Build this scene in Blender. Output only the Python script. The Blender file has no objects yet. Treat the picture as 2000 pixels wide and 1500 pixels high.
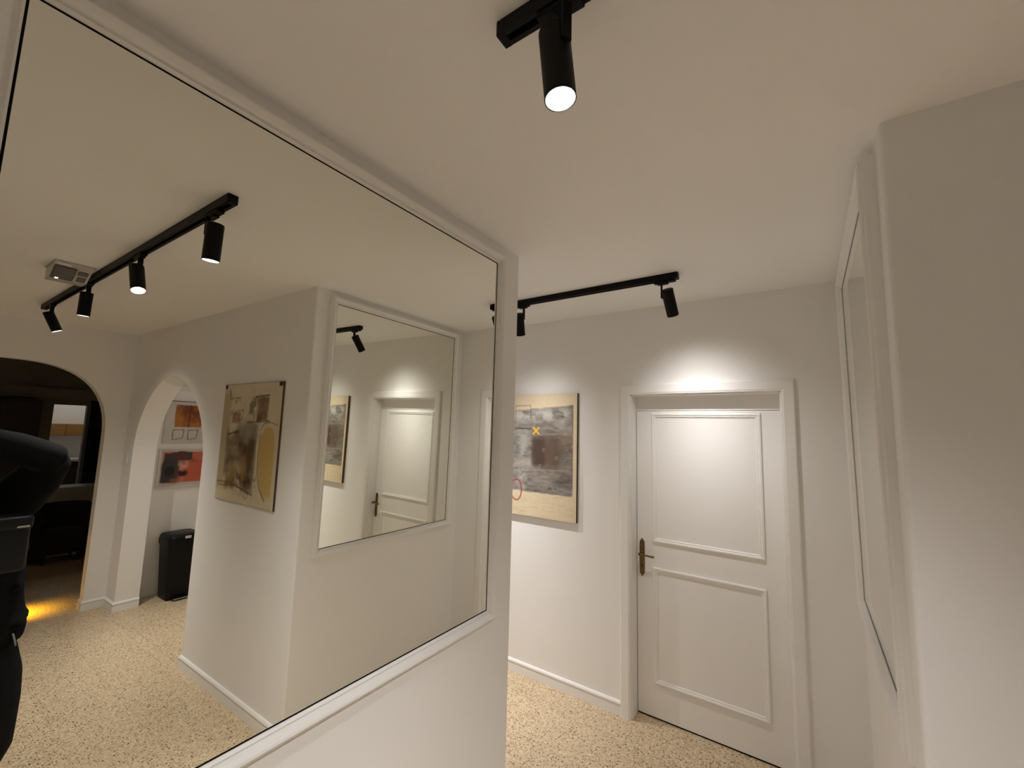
import bpy, bmesh, math, random
import numpy as np
from mathutils import Vector, Matrix

random.seed(7)
SC = bpy.context.scene
COL = SC.collection
H0 = 1.7556                      # eye (camera) height above the floor

# ------------------------------------------------------------------ camera
F_PX = 829.6
cam_d = bpy.data.cameras.new('camera')
cam_d.sensor_fit = 'HORIZONTAL'
cam_d.sensor_width = 36.0
cam_d.lens = 36.0 * F_PX / 2000.0
cam_d.clip_start = 0.02
cam_d.clip_end = 60
cam = bpy.data.objects.new('camera', cam_d)
COL.objects.link(cam)
CAM = Vector((1.1143, 0.0, H0))
yaw, pitch, roll = 0.6096, 0.1098, 0.0273
fwd = Vector((-math.sin(yaw) * math.cos(pitch), math.cos(yaw) * math.cos(pitch), math.sin(pitch)))
rgt = Vector((math.cos(yaw), math.sin(yaw), 0))
upv = rgt.cross(fwd)
R_ = rgt * math.cos(roll) + upv * math.sin(roll)
U_ = -rgt * math.sin(roll) + upv * math.cos(roll)
cam.matrix_world = Matrix((
    (R_.x, U_.x, -fwd.x, CAM.x), (R_.y, U_.y, -fwd.y, CAM.y), (R_.z, U_.z, -fwd.z, CAM.z), (0, 0, 0, 1)))
SC.camera = cam

# ------------------------------------------------------------------ world, exposure
w = bpy.data.worlds.new('world')
SC.world = w
w.use_nodes = True
w.node_tree.nodes['Background'].inputs[0].default_value = (0.0, 0.0, 0.0, 1)
w.node_tree.nodes['Background'].inputs[1].default_value = 0.0
SC.view_settings.view_transform = 'Standard'
SC.view_settings.look = 'None'
SC.view_settings.gamma = 1.0
SC.view_settings.use_curve_mapping = False
SC.view_settings.exposure = 1.43
SC.cycles.max_bounces = 12
SC.cycles.diffuse_bounces = 7
SC.cycles.glossy_bounces = 6
SC.cycles.sample_clamp_indirect = 4.0
SC.cycles.use_denoising = True
SPOT_DEG, SPOT_BLEND = 112.0, 0.6
BEAM_SIGMA, BEAM_SPILL = 23.0, 0.015   # beam angle, stray light of the reflector
SPOT_W = 60.0                    # each lamp head of the tracks
SPOT_RGB = (1.0, 0.965, 0.945)

# ------------------------------------------------------------------ materials
def mat(name, rgb, rough=0.6, metal=0.0, noise=0.0, nscale=8.0, bump=0.0, bscale=60.0, spec=0.5, coat=0.0):
    m = bpy.data.materials.new(name)
    m.use_nodes = True
    nt = m.node_tree
    b = nt.nodes['Principled BSDF']
    b.inputs['Base Color'].default_value = (*rgb, 1)
    b.inputs['Roughness'].default_value = rough
    b.inputs['Metallic'].default_value = metal
    b.inputs['Specular IOR Level'].default_value = spec
    b.inputs['Coat Weight'].default_value = coat
    geo = nt.nodes.new('ShaderNodeNewGeometry')
    if noise > 0:
        n = nt.nodes.new('ShaderNodeTexNoise')
        n.inputs['Scale'].default_value = nscale
        n.inputs['Detail'].default_value = 5
        nt.links.new(geo.outputs['Position'], n.inputs['Vector'])
        mx = nt.nodes.new('ShaderNodeMix')
        mx.data_type = 'RGBA'
        mx.inputs[6].default_value = (*[c * (1 - noise) for c in rgb], 1)
        mx.inputs[7].default_value = (*[min(1, c * (1 + noise)) for c in rgb], 1)
        nt.links.new(n.outputs['Fac'], mx.inputs[0])
        nt.links.new(mx.outputs[2], b.inputs['Base Color'])
    if bump > 0:
        n2 = nt.nodes.new('ShaderNodeTexNoise')
        n2.inputs['Scale'].default_value = bscale
        n2.inputs['Detail'].default_value = 4
        nt.links.new(geo.outputs['Position'], n2.inputs['Vector'])
        bp = nt.nodes.new('ShaderNodeBump')
        bp.inputs['Strength'].default_value = bump
        bp.inputs['Distance'].default_value = 0.004
        nt.links.new(n2.outputs['Fac'], bp.inputs['Height'])
        nt.links.new(bp.outputs['Normal'], b.inputs['Normal'])
    return m

def emis(name, rgb, s):
    m = bpy.data.materials.new(name)
    m.use_nodes = True
    b = m.node_tree.nodes['Principled BSDF']
    b.inputs['Base Color'].default_value = (*rgb, 1)
    b.inputs['Emission Color'].default_value = (*rgb, 1)
    b.inputs['Emission Strength'].default_value = s
    return m

M_WALL = mat('wall_paint', (0.885, 0.88, 0.874), 0.85, noise=0.012, nscale=3, bump=0.12, bscale=45, spec=0.2)
M_CEIL = mat('ceiling_paint', (0.93, 0.926, 0.918), 0.9, noise=0.012, nscale=2, bump=0.15, bscale=30, spec=0.1)
M_TRIM = mat('white_trim_paint', (0.87, 0.862, 0.848), 0.42, noise=0.01, nscale=5, spec=0.4)
M_DOOR = mat('white_door_lacquer', (0.87, 0.86, 0.842), 0.38, noise=0.01, nscale=4, spec=0.4)
M_BLACK = mat('matte_black_metal', (0.0035, 0.0035, 0.004), 0.5, noise=0.05, nscale=40, spec=0.16)
M_REFL = mat('lamp_reflector', (0.60, 0.59, 0.58), 0.30, noise=0.01, nscale=80)
M_LED = emis('led_disc', (1.0, 0.93, 0.84), 60.0)
M_BRASS = mat('antique_brass', (0.17, 0.115, 0.05), 0.38, 0.9, noise=0.35, nscale=60, bump=0.2, bscale=200)
M_DARKGAP = mat('dark_gap', (0.006, 0.0045, 0.0035), 0.8, noise=0.05, spec=0.1)  # near-black colour standing in for the shade inside narrow openings
M_BACK = mat('dark_backing', (0.02, 0.016, 0.013), 0.7, noise=0.05)
M_PLASTIC = mat('black_plastic', (0.004, 0.004, 0.0045), 0.42, spec=0.22, noise=0.04, nscale=30, bump=0.05, bscale=300)
M_SILVER = mat('silver_label', (0.62, 0.62, 0.62), 0.35, 0.3, noise=0.1, nscale=100)
M_WOODEDGE = mat('stained_board_edge', (0.085, 0.055, 0.033), 0.7, noise=0.4, nscale=60, bump=0.3, bscale=120)
M_CLOTH = mat('black_jacket_fabric', (0.0035, 0.0035, 0.0042), 0.9, spec=0.10, noise=0.2, nscale=30, bump=0.4, bscale=90)
M_TROUSER = mat('black_trouser_fabric', (0.005, 0.005, 0.006), 0.9, spec=0.12, noise=0.2, nscale=30, bump=0.4, bscale=70)
M_SKIN = mat('skin', (0.48, 0.29, 0.20), 0.5, noise=0.06, nscale=30)
M_HAIR = mat('dark_hair', (0.02, 0.014, 0.01), 0.6, noise=0.3, nscale=120, bump=0.6, bscale=200)
M_RUBBER = mat('white_sole', (0.6, 0.6, 0.58), 0.6, noise=0.03)
M_SHOE = mat('black_shoe', (0.015, 0.015, 0.016), 0.5, noise=0.1)
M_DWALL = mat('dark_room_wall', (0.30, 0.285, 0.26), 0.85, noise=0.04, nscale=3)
M_DWOOD = mat('dark_stained_wood', (0.028, 0.017, 0.011), 0.5, noise=0.4, nscale=12, bump=0.1)
M_OCHRE = mat('ochre_wood', (0.42, 0.23, 0.07), 0.5, noise=0.2, nscale=20)
M_DFAB = mat('charcoal_upholstery', (0.018, 0.018, 0.018), 0.9, noise=0.2, nscale=50, bump=0.3)
M_PALE = mat('pale_paint', (0.72, 0.71, 0.69), 0.6, noise=0.02)
M_EMBOX = mat('off_white_plastic', (0.50, 0.47, 0.44), 0.4, noise=0.03)
M_EMLENS = mat('smoked_lens', (0.075, 0.072, 0.07), 0.2, noise=0.05)
M_EMLED = emis('green_white_led', (0.75, 1.0, 0.85), 14.0)
M_AMBER = emis('amber_glass', (1.0, 0.50, 0.02), 6.0)
M_RED = mat('red_print', (0.45, 0.05, 0.03), 0.6, noise=0.05)
M_GREYCORD = mat('grey_cord', (0.25, 0.25, 0.27), 0.7, noise=0.05)
M_STRAPM = mat('buckle_metal', (0.5, 0.5, 0.5), 0.25, 0.9, noise=0.05)

def mirror_mat():
    m = bpy.data.materials.new('mirror_silver')
    m.use_nodes = True
    nt = m.node_tree
    b = nt.nodes['Principled BSDF']
    b.inputs['Metallic'].default_value = 1.0
    b.inputs['Roughness'].default_value = 0.0
    b.inputs['Base Color'].default_value = (0.905, 0.905, 0.845, 1)
    return m
M_MIRROR = mirror_mat()

def terrazzo():
    m = bpy.data.materials.new('terrazzo')
    m.use_nodes = True
    nt = m.node_tree
    N, L = nt.nodes, nt.links
    b = N['Principled BSDF']
    geo = N.new('ShaderNodeNewGeometry')
    info = N.new('ShaderNodeObjectInfo')
    def vor(scale, feat='F1'):
        v = N.new('ShaderNodeTexVoronoi')
        v.feature = feat
        v.inputs['Scale'].default_value = scale
        L.new(geo.outputs['Position'], v.inputs['Vector'])
        return v
    def ramp(src, stops, interp='LINEAR'):
        r = N.new('ShaderNodeValToRGB')
        r.color_ramp.interpolation = interp
        e = r.color_ramp.elements
        e[0].position, e[0].color = stops[0][0], (*stops[0][1], 1)
        e[1].position, e[1].color = stops[-1][0], (*stops[-1][1], 1)
        for p, c in stops[1:-1]:
            x = e.new(p)
            x.color = (*c, 1)
        L.new(src, r.inputs[0])
        return r
    def mix(f, a, c, mode='MIX'):
        x = N.new('ShaderNodeMix')
        x.data_type = 'RGBA'
        x.blend_type = mode
        if isinstance(f, float):
            x.inputs[0].default_value = f
        else:
            L.new(f, x.inputs[0])
        L.new(a, x.inputs[6])
        L.new(c, x.inputs[7])
        return x.outputs[2]
    v1 = vor(125)
    sep = N.new('ShaderNodeSeparateColor')
    L.new(v1.outputs['Color'], sep.inputs[0])
    base = ramp(sep.outputs[0], [(0.0, (0.46, 0.34, 0.195)), (0.3, (0.60, 0.462, 0.282)), (0.6, (0.67, 0.535, 0.34)),
                                 (0.85, (0.75, 0.63, 0.43)), (0.93, (0.52, 0.365, 0.205))], 'CONSTANT')
    edge = vor(125, 'DISTANCE_TO_EDGE')
    er = ramp(edge.outputs['Distance'], [(0.0, (0.56, 0.42, 0.255)), (0.12, (1, 1, 1))])
    cement = ramp(edge.outputs['Distance'], [(0.0, (0, 0, 0)), (0.10, (1, 1, 1))])
    c1 = mix(cement.outputs[0], er.outputs[0], base.outputs[0])
    v2 = vor(88)
    sep2 = N.new('ShaderNodeSeparateColor')
    L.new(v2.outputs['Color'], sep2.inputs[0])
    pick = N.new('ShaderNodeMath'); pick.operation = 'GREATER_THAN'; pick.inputs[1].default_value = 0.66
    L.new(sep2.outputs[1], pick.inputs[0])
    near = N.new('ShaderNodeMath'); near.operation = 'LESS_THAN'; near.inputs[1].default_value = 0.36
    L.new(v2.outputs['Distance'], near.inputs[0])
    both = N.new('ShaderNodeMath'); both.operation = 'MULTIPLY'
    L.new(pick.outputs[0], both.inputs[0]); L.new(near.outputs[0], both.inputs[1])
    dark = ramp(sep2.outputs[2], [(0.0, (0.05, 0.028, 0.014)), (0.4, (0.15, 0.09, 0.045)), (1.0, (0.30, 0.19, 0.10))])
    c2 = mix(both.outputs[0], c1, dark.outputs[0])
    tone = N.new('ShaderNodeMapRange')
    tone.inputs[3].default_value = 0.96
    tone.inputs[4].default_value = 1.04
    L.new(info.outputs['Random'], tone.inputs[0])
    mul = N.new('ShaderNodeVectorMath'); mul.operation = 'SCALE'
    L.new(c2, mul.inputs[0]); L.new(tone.outputs[0], mul.inputs[3])
    L.new(mul.outputs[0], b.inputs['Base Color'])
    b.inputs['Roughness'].default_value = 0.32
    b.inputs['Specular IOR Level'].default_value = 0.4
    return m
M_TERR = terrazzo()

def paint_mat(name, rough=0.7):
    """canvas whose print is held in a colour attribute computed below, plus weave"""
    m = bpy.data.materials.new(name)
    m.use_nodes = True
    nt = m.node_tree
    b = nt.nodes['Principled BSDF']
    a = nt.nodes.new('ShaderNodeVertexColor')
    a.layer_name = 'print'
    geo = nt.nodes.new('ShaderNodeNewGeometry')
    n = nt.nodes.new('ShaderNodeTexNoise')
    n.inputs['Scale'].default_value = 160
    n.inputs['Detail'].default_value = 3
    nt.links.new(geo.outputs['Position'], n.inputs['Vector'])
    mr = nt.nodes.new('ShaderNodeMapRange')
    mr.inputs[3].default_value = 0.82
    mr.inputs[4].default_value = 1.18
    nt.links.new(n.outputs['Fac'], mr.inputs[0])
    mul = nt.nodes.new('ShaderNodeVectorMath')
    mul.operation = 'SCALE'
    nt.links.new(a.outputs['Color'], mul.inputs[0])
    nt.links.new(mr.outputs[0], mul.inputs[3])
    nt.links.new(mul.outputs[0], b.inputs['Base Color'])
    b.inputs['Roughness'].default_value = rough
    bp = nt.nodes.new('ShaderNodeBump')
    bp.inputs['Strength'].default_value = 0.35
    bp.inputs['Distance'].default_value = 0.003
    nt.links.new(n.outputs['Fac'], bp.inputs['Height'])
    nt.links.new(bp.outputs['Normal'], b.inputs['Normal'])
    return m

# ------------------------------------------------------------------ mesh helpers
def bm_new():
    return bmesh.new()

def add_box(bm, x0, x1, y0, y1, z0, z1, bev=0.0, seg=2):
    vs = [bm.verts.new(p) for p in ((x0, y0, z0), (x1, y0, z0), (x1, y1, z0), (x0, y1, z0),
                                    (x0, y0, z1), (x1, y0, z1), (x1, y1, z1), (x0, y1, z1))]
    fs = [bm.faces.new([vs[i] for i in f]) for f in ((3, 2, 1, 0), (4, 5, 6, 7), (0, 1, 5, 4), (1, 2, 6, 5), (2, 3, 7, 6), (3, 0, 4, 7))]
    if bev > 0:
        es = {e for f in fs for e in f.edges}
        bmesh.ops.bevel(bm, geom=list(es), offset=bev, segments=seg, profile=0.5, affect='EDGES', clamp_overlap=True)

def add_prism(bm, pts, axis, a0, a1):
    """extrude a 2-D outline along an axis; outline in the two other axes, in order"""
    def mk(p, a):
        q = list(p)
        q.insert(axis, a)
        return bm.verts.new(q)
    A = [mk(p, a0) for p in pts]
    B = [mk(p, a1) for p in pts]
    n = len(pts)
    for i in range(n):
        bm.faces.new((A[i], A[(i + 1) % n], B[(i + 1) % n], B[i]))
    bm.faces.new(list(reversed(A)))
    bm.faces.new(B)

def add_lathe(bm, prof, seg=32, mtx=None, cap=False):
    rings = []
    for r, z in prof:
        if r < 1e-6:
            v = Vector((0, 0, z))
            rings.append([bm.verts.new(mtx @ v if mtx else v)])
        else:
            ring = []
            for k in range(seg):
                a = 2 * math.pi * k / seg
                v = Vector((r * math.cos(a), r * math.sin(a), z))
                ring.append(bm.verts.new(mtx @ v if mtx else v))
            rings.append(ring)
    for A, B in zip(rings, rings[1:]):
        for k in range(seg):
            k2 = (k + 1) % seg
            if len(A) == 1 and len(B) == 1:
                continue
            if len(A) == 1:
                bm.faces.new((A[0], B[k], B[k2]))
            elif len(B) == 1:
                bm.faces.new((A[k], B[0], A[k2]))
            else:
                bm.faces.new((A[k], B[k], B[k2], A[k2]))

def add_tube(bm, pts, r, seg=8, radii=None):
    pts = [Vector(p) for p in pts]
    rings = []
    for i, p in enumerate(pts):
        t = (pts[min(i + 1, len(pts) - 1)] - pts[max(i - 1, 0)]).normalized()
        a = Vector((0, 0, 1)) if abs(t.z) < 0.9 else Vector((1, 0, 0))
        u = t.cross(a).normalized()
        v = t.cross(u)
        rr = radii[i] if radii else r
        rings.append([bm.verts.new(p + u * rr * math.cos(2 * math.pi * k / seg) + v * rr * math.sin(2 * math.pi * k / seg)) for k in range(seg)])
    for A, B in zip(rings, rings[1:]):
        for k in range(seg):
            bm.faces.new((A[k], A[(k + 1) % seg], B[(k + 1) % seg], B[k]))
    bm.faces.new(list(reversed(rings[0])))
    bm.faces.new(rings[-1])

def add_rail(bm, p0, p1, outward, normal, prof, mitre0=1.0, mitre1=1.0):
    """moulding from p0 to p1 with mitred ends; prof = [(u outward, h proud)]"""
    p0, p1, o, n = Vector(p0), Vector(p1), Vector(outward), Vector(normal)
    a = (p1 - p0).normalized()
    A = [bm.verts.new(p0 + o * u - a * u * mitre0 + n * h) for u, h in prof]
    B = [bm.verts.new(p1 + o * u + a * u * mitre1 + n * h) for u, h in prof]
    k = len(prof)
    for i in range(k):
        j = (i + 1) % k
        bm.faces.new((A[i], A[j], B[j], B[i]))
    bm.faces.new(list(reversed(A)))
    bm.faces.new(B)

def obj(name, bm, material, parent=None, smooth=False, angle=None):
    bmesh.ops.recalc_face_normals(bm, faces=bm.faces[:])
    me = bpy.data.meshes.new(name)
    bm.to_mesh(me)
    bm.free()
    me.materials.append(material)
    if smooth:
        for p in me.polygons:
            p.use_smooth = True
        if angle:
            me.set_sharp_from_angle(angle=math.radians(angle))
    o = bpy.data.objects.new(name, me)
    COL.objects.link(o)
    if parent is not None:
        o.parent = parent
    return o

def thing(name, label, cat, loc=(0, 0, 0), group=None):
    o = bpy.data.objects.new(name, None)
    o.empty_display_size = 0.05
    COL.objects.link(o)
    o.location = loc
    o['label'] = label
    o['category'] = cat
    o['kind'] = 'thing'
    if group:
        o['group'] = group
    return o

def struct(name, bm, m, parent=None, label=None, smooth=False, angle=None):
    o = obj(name, bm, m, parent, smooth, angle)
    if parent is None:
        o['kind'] = 'structure'
    if label:
        o['label'] = label
    return o

def box_bm(*a, **k):
    bm = bm_new()
    add_box(bm, *a, **k)
    return bm

# ------------------------------------------------------------------ the setting
CZ = 2.6            # ceiling
XW = -0.0117        # face of the mirror wall
YL = 1.644          # its free end
YF = 2.785          # door wall
XR = 1.300          # face of the wall with the second mirror
YC = 1.4095         # face of the wall with the yellow picture and the small arch
XA = 4.398          # face of the wall with the big arch
YB = -0.45          # wall behind the camera
TX = 0.0            # z offset

# floor: screed slab and single terrazzo tiles, joints recessed
fl = struct('floor', box_bm(-1.75, 8.3, -1.6, 3.6, -0.06, -0.012), M_TERR, label='beige terrazzo tile floor with dark chips')
TS = 0.303
tile_me = None
def put_tile(x0, y0, x1, y1):
    global tile_me
    full = abs(x1 - x0 - TS) < 1e-4 and abs(y1 - y0 - TS) < 1e-4
    if full and tile_me is not None:
        o = bpy.data.objects.new('tile', tile_me)
        COL.objects.link(o)
        o.parent = fl
    else:
        sx, sy = x1 - x0, y1 - y0
        bm = bm_new()
        g = 0.0003
        add_box(bm, g, sx - g, g, sy - g, -0.012, 0.0)
        top = [e for e in bm.edges if all(v.co.z > -0.001 for v in e.verts)]
        bmesh.ops.bevel(bm, geom=top, offset=0.0003, segments=1, affect='EDGES')
        o = obj('tile', bm, M_TERR, fl)
        if full:
            tile_me = o.data
    o.location = (x0, y0, 0)
gx0, gy0 = 0.383 - 6 * TS, YF - 11 * TS + 0.08
# regions that hold tiles: hall, corridor, arch room, thresholds
n_t = 0
def region(xa, xb, ya, yb):
    global n_t
    i0, i1 = math.floor((xa - gx0) / TS), math.ceil((xb - gx0) / TS)
    j0, j1 = math.floor((ya - gy0) / TS), math.ceil((yb - gy0) / TS)
    for i in range(i0, i1):
        for j in range(j0, j1):
            x0, x1 = max(xa, gx0 + i * TS), min(xb, gx0 + (i + 1) * TS)
            y0, y1 = max(ya, gy0 + j * TS), min(yb, gy0 + (j + 1) * TS)
            if x1 - x0 > 0.004 and y1 - y0 > 0.004:
                put_tile(x0, y0, x1, y1)
                n_t += 1
region(XW, XA, YB, YC)
region(-1.6, XR, YC, YF)
region(2.64, 4.36, YC, 2.1)
region(XA, 5.9, -0.1, 1.4)
bm = bm_new()                                   # the same floor farther off, in dark rooms: too dim to tell tiles apart
add_box(bm, 5.9, 8.3, -1.6, 3.6, -0.012, 0)
add_box(bm, XA, 5.9, -1.6, -0.1, -0.012, 0)
add_box(bm, XA, 5.9, 1.4, 3.6, -0.012, 0)
add_box(bm, XR, XA, 2.1, 3.6, -0.012, 0)
add_box(bm, -1.75, -1.6, YC, YF + 0.2, -0.012, 0)
add_box(bm, -1.6, XR, YF, YF + 0.3, -0.012, 0)
o = obj('far_tiling', bm, M_TERR, fl)
o['kind'] = 'stuff'

struct('ceiling', box_bm(-1.75, 8.3, -1.6, 3.6, CZ, CZ + 0.12), M_CEIL)

def cornered_wall(name, x0, x1, y0, y1, bevel_at=(), r=0.012):
    bm = bm_new()
    add_box(bm, x0, x1, y0, y1, 0, CZ)
    es = []
    for e in bm.edges:
        a, b = e.verts
        if abs(a.co.x - b.co.x) < 1e-5 and abs(a.co.y - b.co.y) < 1e-5:
            for px, py in bevel_at:
                if abs(a.co.x - px) < 1e-4 and abs(a.co.y - py) < 1e-4:
                    es.append(e)
    if es:
        bmesh.ops.bevel(bm, geom=es, offset=r, segments=4, profile=0.5, affect='EDGES')
    return struct(name, bm, M_WALL)

cornered_wall('wall_left', XW - 0.13, XW, YB, YL, [(XW, YL)], 0.006)
cornered_wall('wall_corridor', -1.6, XW - 0.13, YL - 0.13, YL)
cornered_wall('wall_corridor_end', -1.75, -1.6, YL - 0.13, YF)
cornered_wall('wall_back', XW - 0.13, XA, YB - 0.12, YB)
cornered_wall('wall_right', XR, XR + 0.13, YC, YF, [(XR, YC)], 0.012)

# door wall: with the opening for the door
OX0, OX1, OZ = 0.1417, 0.9939, 2.0154
def wall_with_rect(name, x0, x1, y0, y1, ox0, ox1, oz):
    bm = bm_new()
    add_box(bm, x0, ox0, y0, y1, 0, CZ)
    add_box(bm, ox1, x1, y0, y1, 0, CZ)
    add_box(bm, ox0, ox1, y0, y1, oz, CZ)
    return struct(name, bm, M_WALL)
wall_with_rect('wall_far', -1.6, XR + 0.13, YF, YF + 0.13, OX0, OX1, OZ)

def arch_wall(name, axis, u0, u1, t0, t1, c, al, ar, zs, b, n, zone=CZ, seg=36):
    """wall in the (u, z) plane with an arched doorway; thickness t0..t1 along the other axis"""
    def V(u, t, z):
        return (u, t, z) if axis == 0 else (t, u, z)
    arc = []
    for k in range(seg + 1):
        th = math.pi * k / seg
        ct, st = math.cos(th), math.sin(th)
        a = ar if ct > 0 else al
        arc.append((c + math.copysign(abs(ct) ** (2.0 / n), ct) * a, zs + abs(st) ** (2.0 / n) * b))
    arc = [(c + ar, 0.0)] + arc + [(c - al, 0.0)]
    bm = bm_new()
    for t in (t0, t1):
        fr = [bm.verts.new(V(u, t, z)) for u, z in arc]
        tp = [bm.verts.new(V(u, t, zone)) for u, z in arc]
        for i in range(len(arc) - 1):
            if abs(arc[i][0] - arc[i + 1][0]) > 1e-6:
                bm.faces.new((fr[i], fr[i + 1], tp[i + 1], tp[i]))
        for ua, ub in ((u0, c - al), (c + ar, u1)):
            if ub - ua > 1e-4:
                bm.faces.new([bm.verts.new(V(*p)) for p in ((ua, t, 0), (ub, t, 0), (ub, t, zone), (ua, t, zone))])
    A = [bm.verts.new(V(u, t0, z)) for u, z in arc]
    B = [bm.verts.new(V(u, t1, z)) for u, z in arc]
    for i in range(len(arc) - 1):
        bm.faces.new((A[i], A[i + 1], B[i + 1], B[i]))
    for ua in (u0, u1):
        bm.faces.new([bm.verts.new(V(*p)) for p in ((ua, t0, 0), (ua, t1, 0), (ua, t1, zone), (ua, t0, zone))])
    bmesh.ops.remove_doubles(bm, verts=bm.verts[:], dist=1e-5)
    return bm
bm = arch_wall('w', 0, XR + 0.13, XA + 0.11, YC, YC + 0.18, 3.39, 0.755, 0.755, 1.4556, 0.685, 1.85)
struct('wall_arches', bm, M_WALL, label='white wall with a narrow arched opening')
bm = arch_wall('w', 1, YB - 0.12, YC, XA, XA + 0.11, 0.59, 0.665, 0.665, 1.5556, 0.69, 2.6)
struct('wall_end', bm, M_WALL, label='white wall with a wide arched opening to a dark room')

# the niche behind the narrow arch
NX = 4.36
struct('wall_niche_side', box_bm(NX, NX + 0.13, YC + 0.18, 2.75, 0, CZ), M_WALL)
struct('wall_niche_back', box_bm(XR + 0.13, NX + 0.13, 2.75, 2.85, 0, CZ), M_WALL)
struct('ceiling_niche', box_bm(XR + 0.13, NX, YC + 0.18, 2.75, 2.072, 2.12), M_CEIL)

# the dark room behind the wide arch
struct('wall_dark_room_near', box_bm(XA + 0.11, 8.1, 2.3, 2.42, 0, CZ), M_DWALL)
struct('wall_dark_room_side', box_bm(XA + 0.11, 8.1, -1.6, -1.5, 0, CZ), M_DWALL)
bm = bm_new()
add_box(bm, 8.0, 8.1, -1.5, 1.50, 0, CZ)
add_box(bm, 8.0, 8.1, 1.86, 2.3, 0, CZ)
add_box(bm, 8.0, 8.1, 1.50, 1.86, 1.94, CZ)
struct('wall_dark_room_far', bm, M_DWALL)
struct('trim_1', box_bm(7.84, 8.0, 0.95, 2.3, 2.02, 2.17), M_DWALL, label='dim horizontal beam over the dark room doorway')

# baseboards
BB = [(0.0, 0.0), (0.014, 0.0), (0.013, 0.054), (0.009, 0.056), (0.009, 0.061), (0.0155, 0.064), (0.0155, 0.072), (0.009, 0.081), (0.0, 0.083)]
def baseboard(name, p0, p1, normal, m0=0.0, m1=0.0):
    """profile (proud, height) swept along the wall foot"""
    bm = bm_new()
    a = (Vector(p1) - Vector(p0)).normalized()
    n = Vector(normal)
    A = [bm.verts.new(Vector((*p0, 0)) + Vector((*n, 0)) * h - Vector((*a, 0)) * h * m0 + Vector((0, 0, z))) for h, z in BB]
    B = [bm.verts.new(Vector((*p1, 0)) + Vector((*n, 0)) * h + Vector((*a, 0)) * h * m1 + Vector((0, 0, z))) for h, z in BB]
    k = len(BB)
    for i in range(k):
        j = (i + 1) % k
        bm.faces.new((A[i], A[j], B[j], B[i]))
    bm.faces.new(list(reversed(A)))
    bm.faces.new(B)
    return struct(name, bm, M_TRIM)
CX0, CX1, CTOP = 0.0742, 1.0618, 2.0855       # outer edges of the door casing
baseboard('baseboard_far', (-1.6, YF), (CX0, YF), (0, -1))
baseboard('baseboard_far_corner', (CX1, YF), (XR, YF), (0, -1), 0, -1)
baseboard('baseboard_right', (XR, YC), (XR, YF), (-1, 0), 1, -1)
baseboard('baseboard_arches', (XR, YC), (3.39 - 0.755, YC), (0, -1), 1, 1)
baseboard('baseboard_arch_jamb', (3.39 - 0.755, YC), (3.39 - 0.755, YC + 0.18), (1, 0), 1, 0)
baseboard('baseboard_pier', (3.39 + 0.755, YC), (XA, YC), (0, -1), 1, -1)
baseboard('baseboard_pier_jamb', (3.39 + 0.755, YC), (3.39 + 0.755, YC + 0.18), (-1, 0), 1, 0)
baseboard('baseboard_end', (XA, 0.59 + 0.665), (XA, YC), (-1, 0), 1, -1)
baseboard('baseboard_end_jamb', (XA, 0.59 + 0.665), (XA + 0.11, 0.59 + 0.665), (0, -1), 1, 0)
baseboard('baseboard_left', (XW, YB), (XW, YL), (1, 0))
baseboard('baseboard_back', (XW, YB), (XA, YB), (0, 1))

# ------------------------------------------------------------------ door
FY = YF - 0.020
door = thing('door_1', 'white two-panel door with brass lever handle in a white casing', 'door', (0, 0, 0))
door['kind'] = 'structure'
CAS = [(0.0, 0.0), (0.0, 0.012), (0.004, 0.016), (0.010, 0.017), (0.013, 0.020), (0.060, 0.020), (0.0655, 0.017), (0.0676, 0.012), (0.0676, 0.0)]
cw = CX1 - OX1
def casing(p0, p1, outw, m0, m1):
    bm = bm_new()
    add_rail(bm, p0, p1, outw, (0, -1, 0), CAS, m0, m1)
    return obj('casing', bm, M_TRIM, door)
casing((OX0, YF, 0), (OX0, YF, OZ), (-1, 0, 0), 0, 1)
casing((OX1, YF, OZ), (OX1, YF, 0), (1, 0, 0), 1, 0)
casing((OX0, YF, OZ), (OX1, YF, OZ), (0, 0, 1), 1, 1)
DJ = 2.880                                   # face of the door leaf
bm = bm_new()                                # jamb lining of the opening, with a stop bead
add_box(bm, OX0 - 0.001, OX0 + 0.006, YF, DJ + 0.045, 0, OZ)
add_box(bm, OX1 - 0.006, OX1 + 0.001, YF, DJ + 0.045, 0, OZ)
add_box(bm, OX0, OX1, YF, DJ + 0.045, OZ - 0.006, OZ + 0.001)
obj('jamb', bm, M_TRIM, door)
obj('transom_board', box_bm(OX0 + 0.006, OX1 - 0.006, DJ + 0.006, DJ + 0.03, 1.917, OZ - 0.006), M_TRIM, door)
leaf = obj('leaf', box_bm(OX0 + 0.009, OX1 - 0.009, DJ, DJ + 0.04, 0.009, 1.914, bev=0.002, seg=1), M_DOOR, door)
obj('floor_gap_shade', box_bm(OX0 + 0.008, OX1 - 0.008, DJ + 0.004, DJ + 0.036, 0.0005, 0.0088), M_DARKGAP, door)  # dark filler strip, stands in for the shade under the leaf
PM = [(0.0, 0.0), (0.0, 0.004), (0.004, 0.008), (0.009, 0.007), (0.013, 0.011), (0.020, 0.013), (0.026, 0.011), (0.028, 0.005), (0.028, 0.0)]
def panel_mould(x0, x1, z0, z1):
    t = 0.028
    x0 += t; x1 -= t; z0 += t; z1 -= t
    for p0, p1, ow in (((x0, DJ, z0), (x1, DJ, z0), (0, 0, -1)), ((x1, DJ, z0), (x1, DJ, z1), (1, 0, 0)),
                       ((x1, DJ, z1), (x0, DJ, z1), (0, 0, 1)), ((x0, DJ, z1), (x0, DJ, z0), (-1, 0, 0))):
        bm = bm_new()
        add_rail(bm, p0, p1, ow, (0, -1, 0), PM)
        obj('moulding', bm, M_DOOR, leaf)
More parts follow.
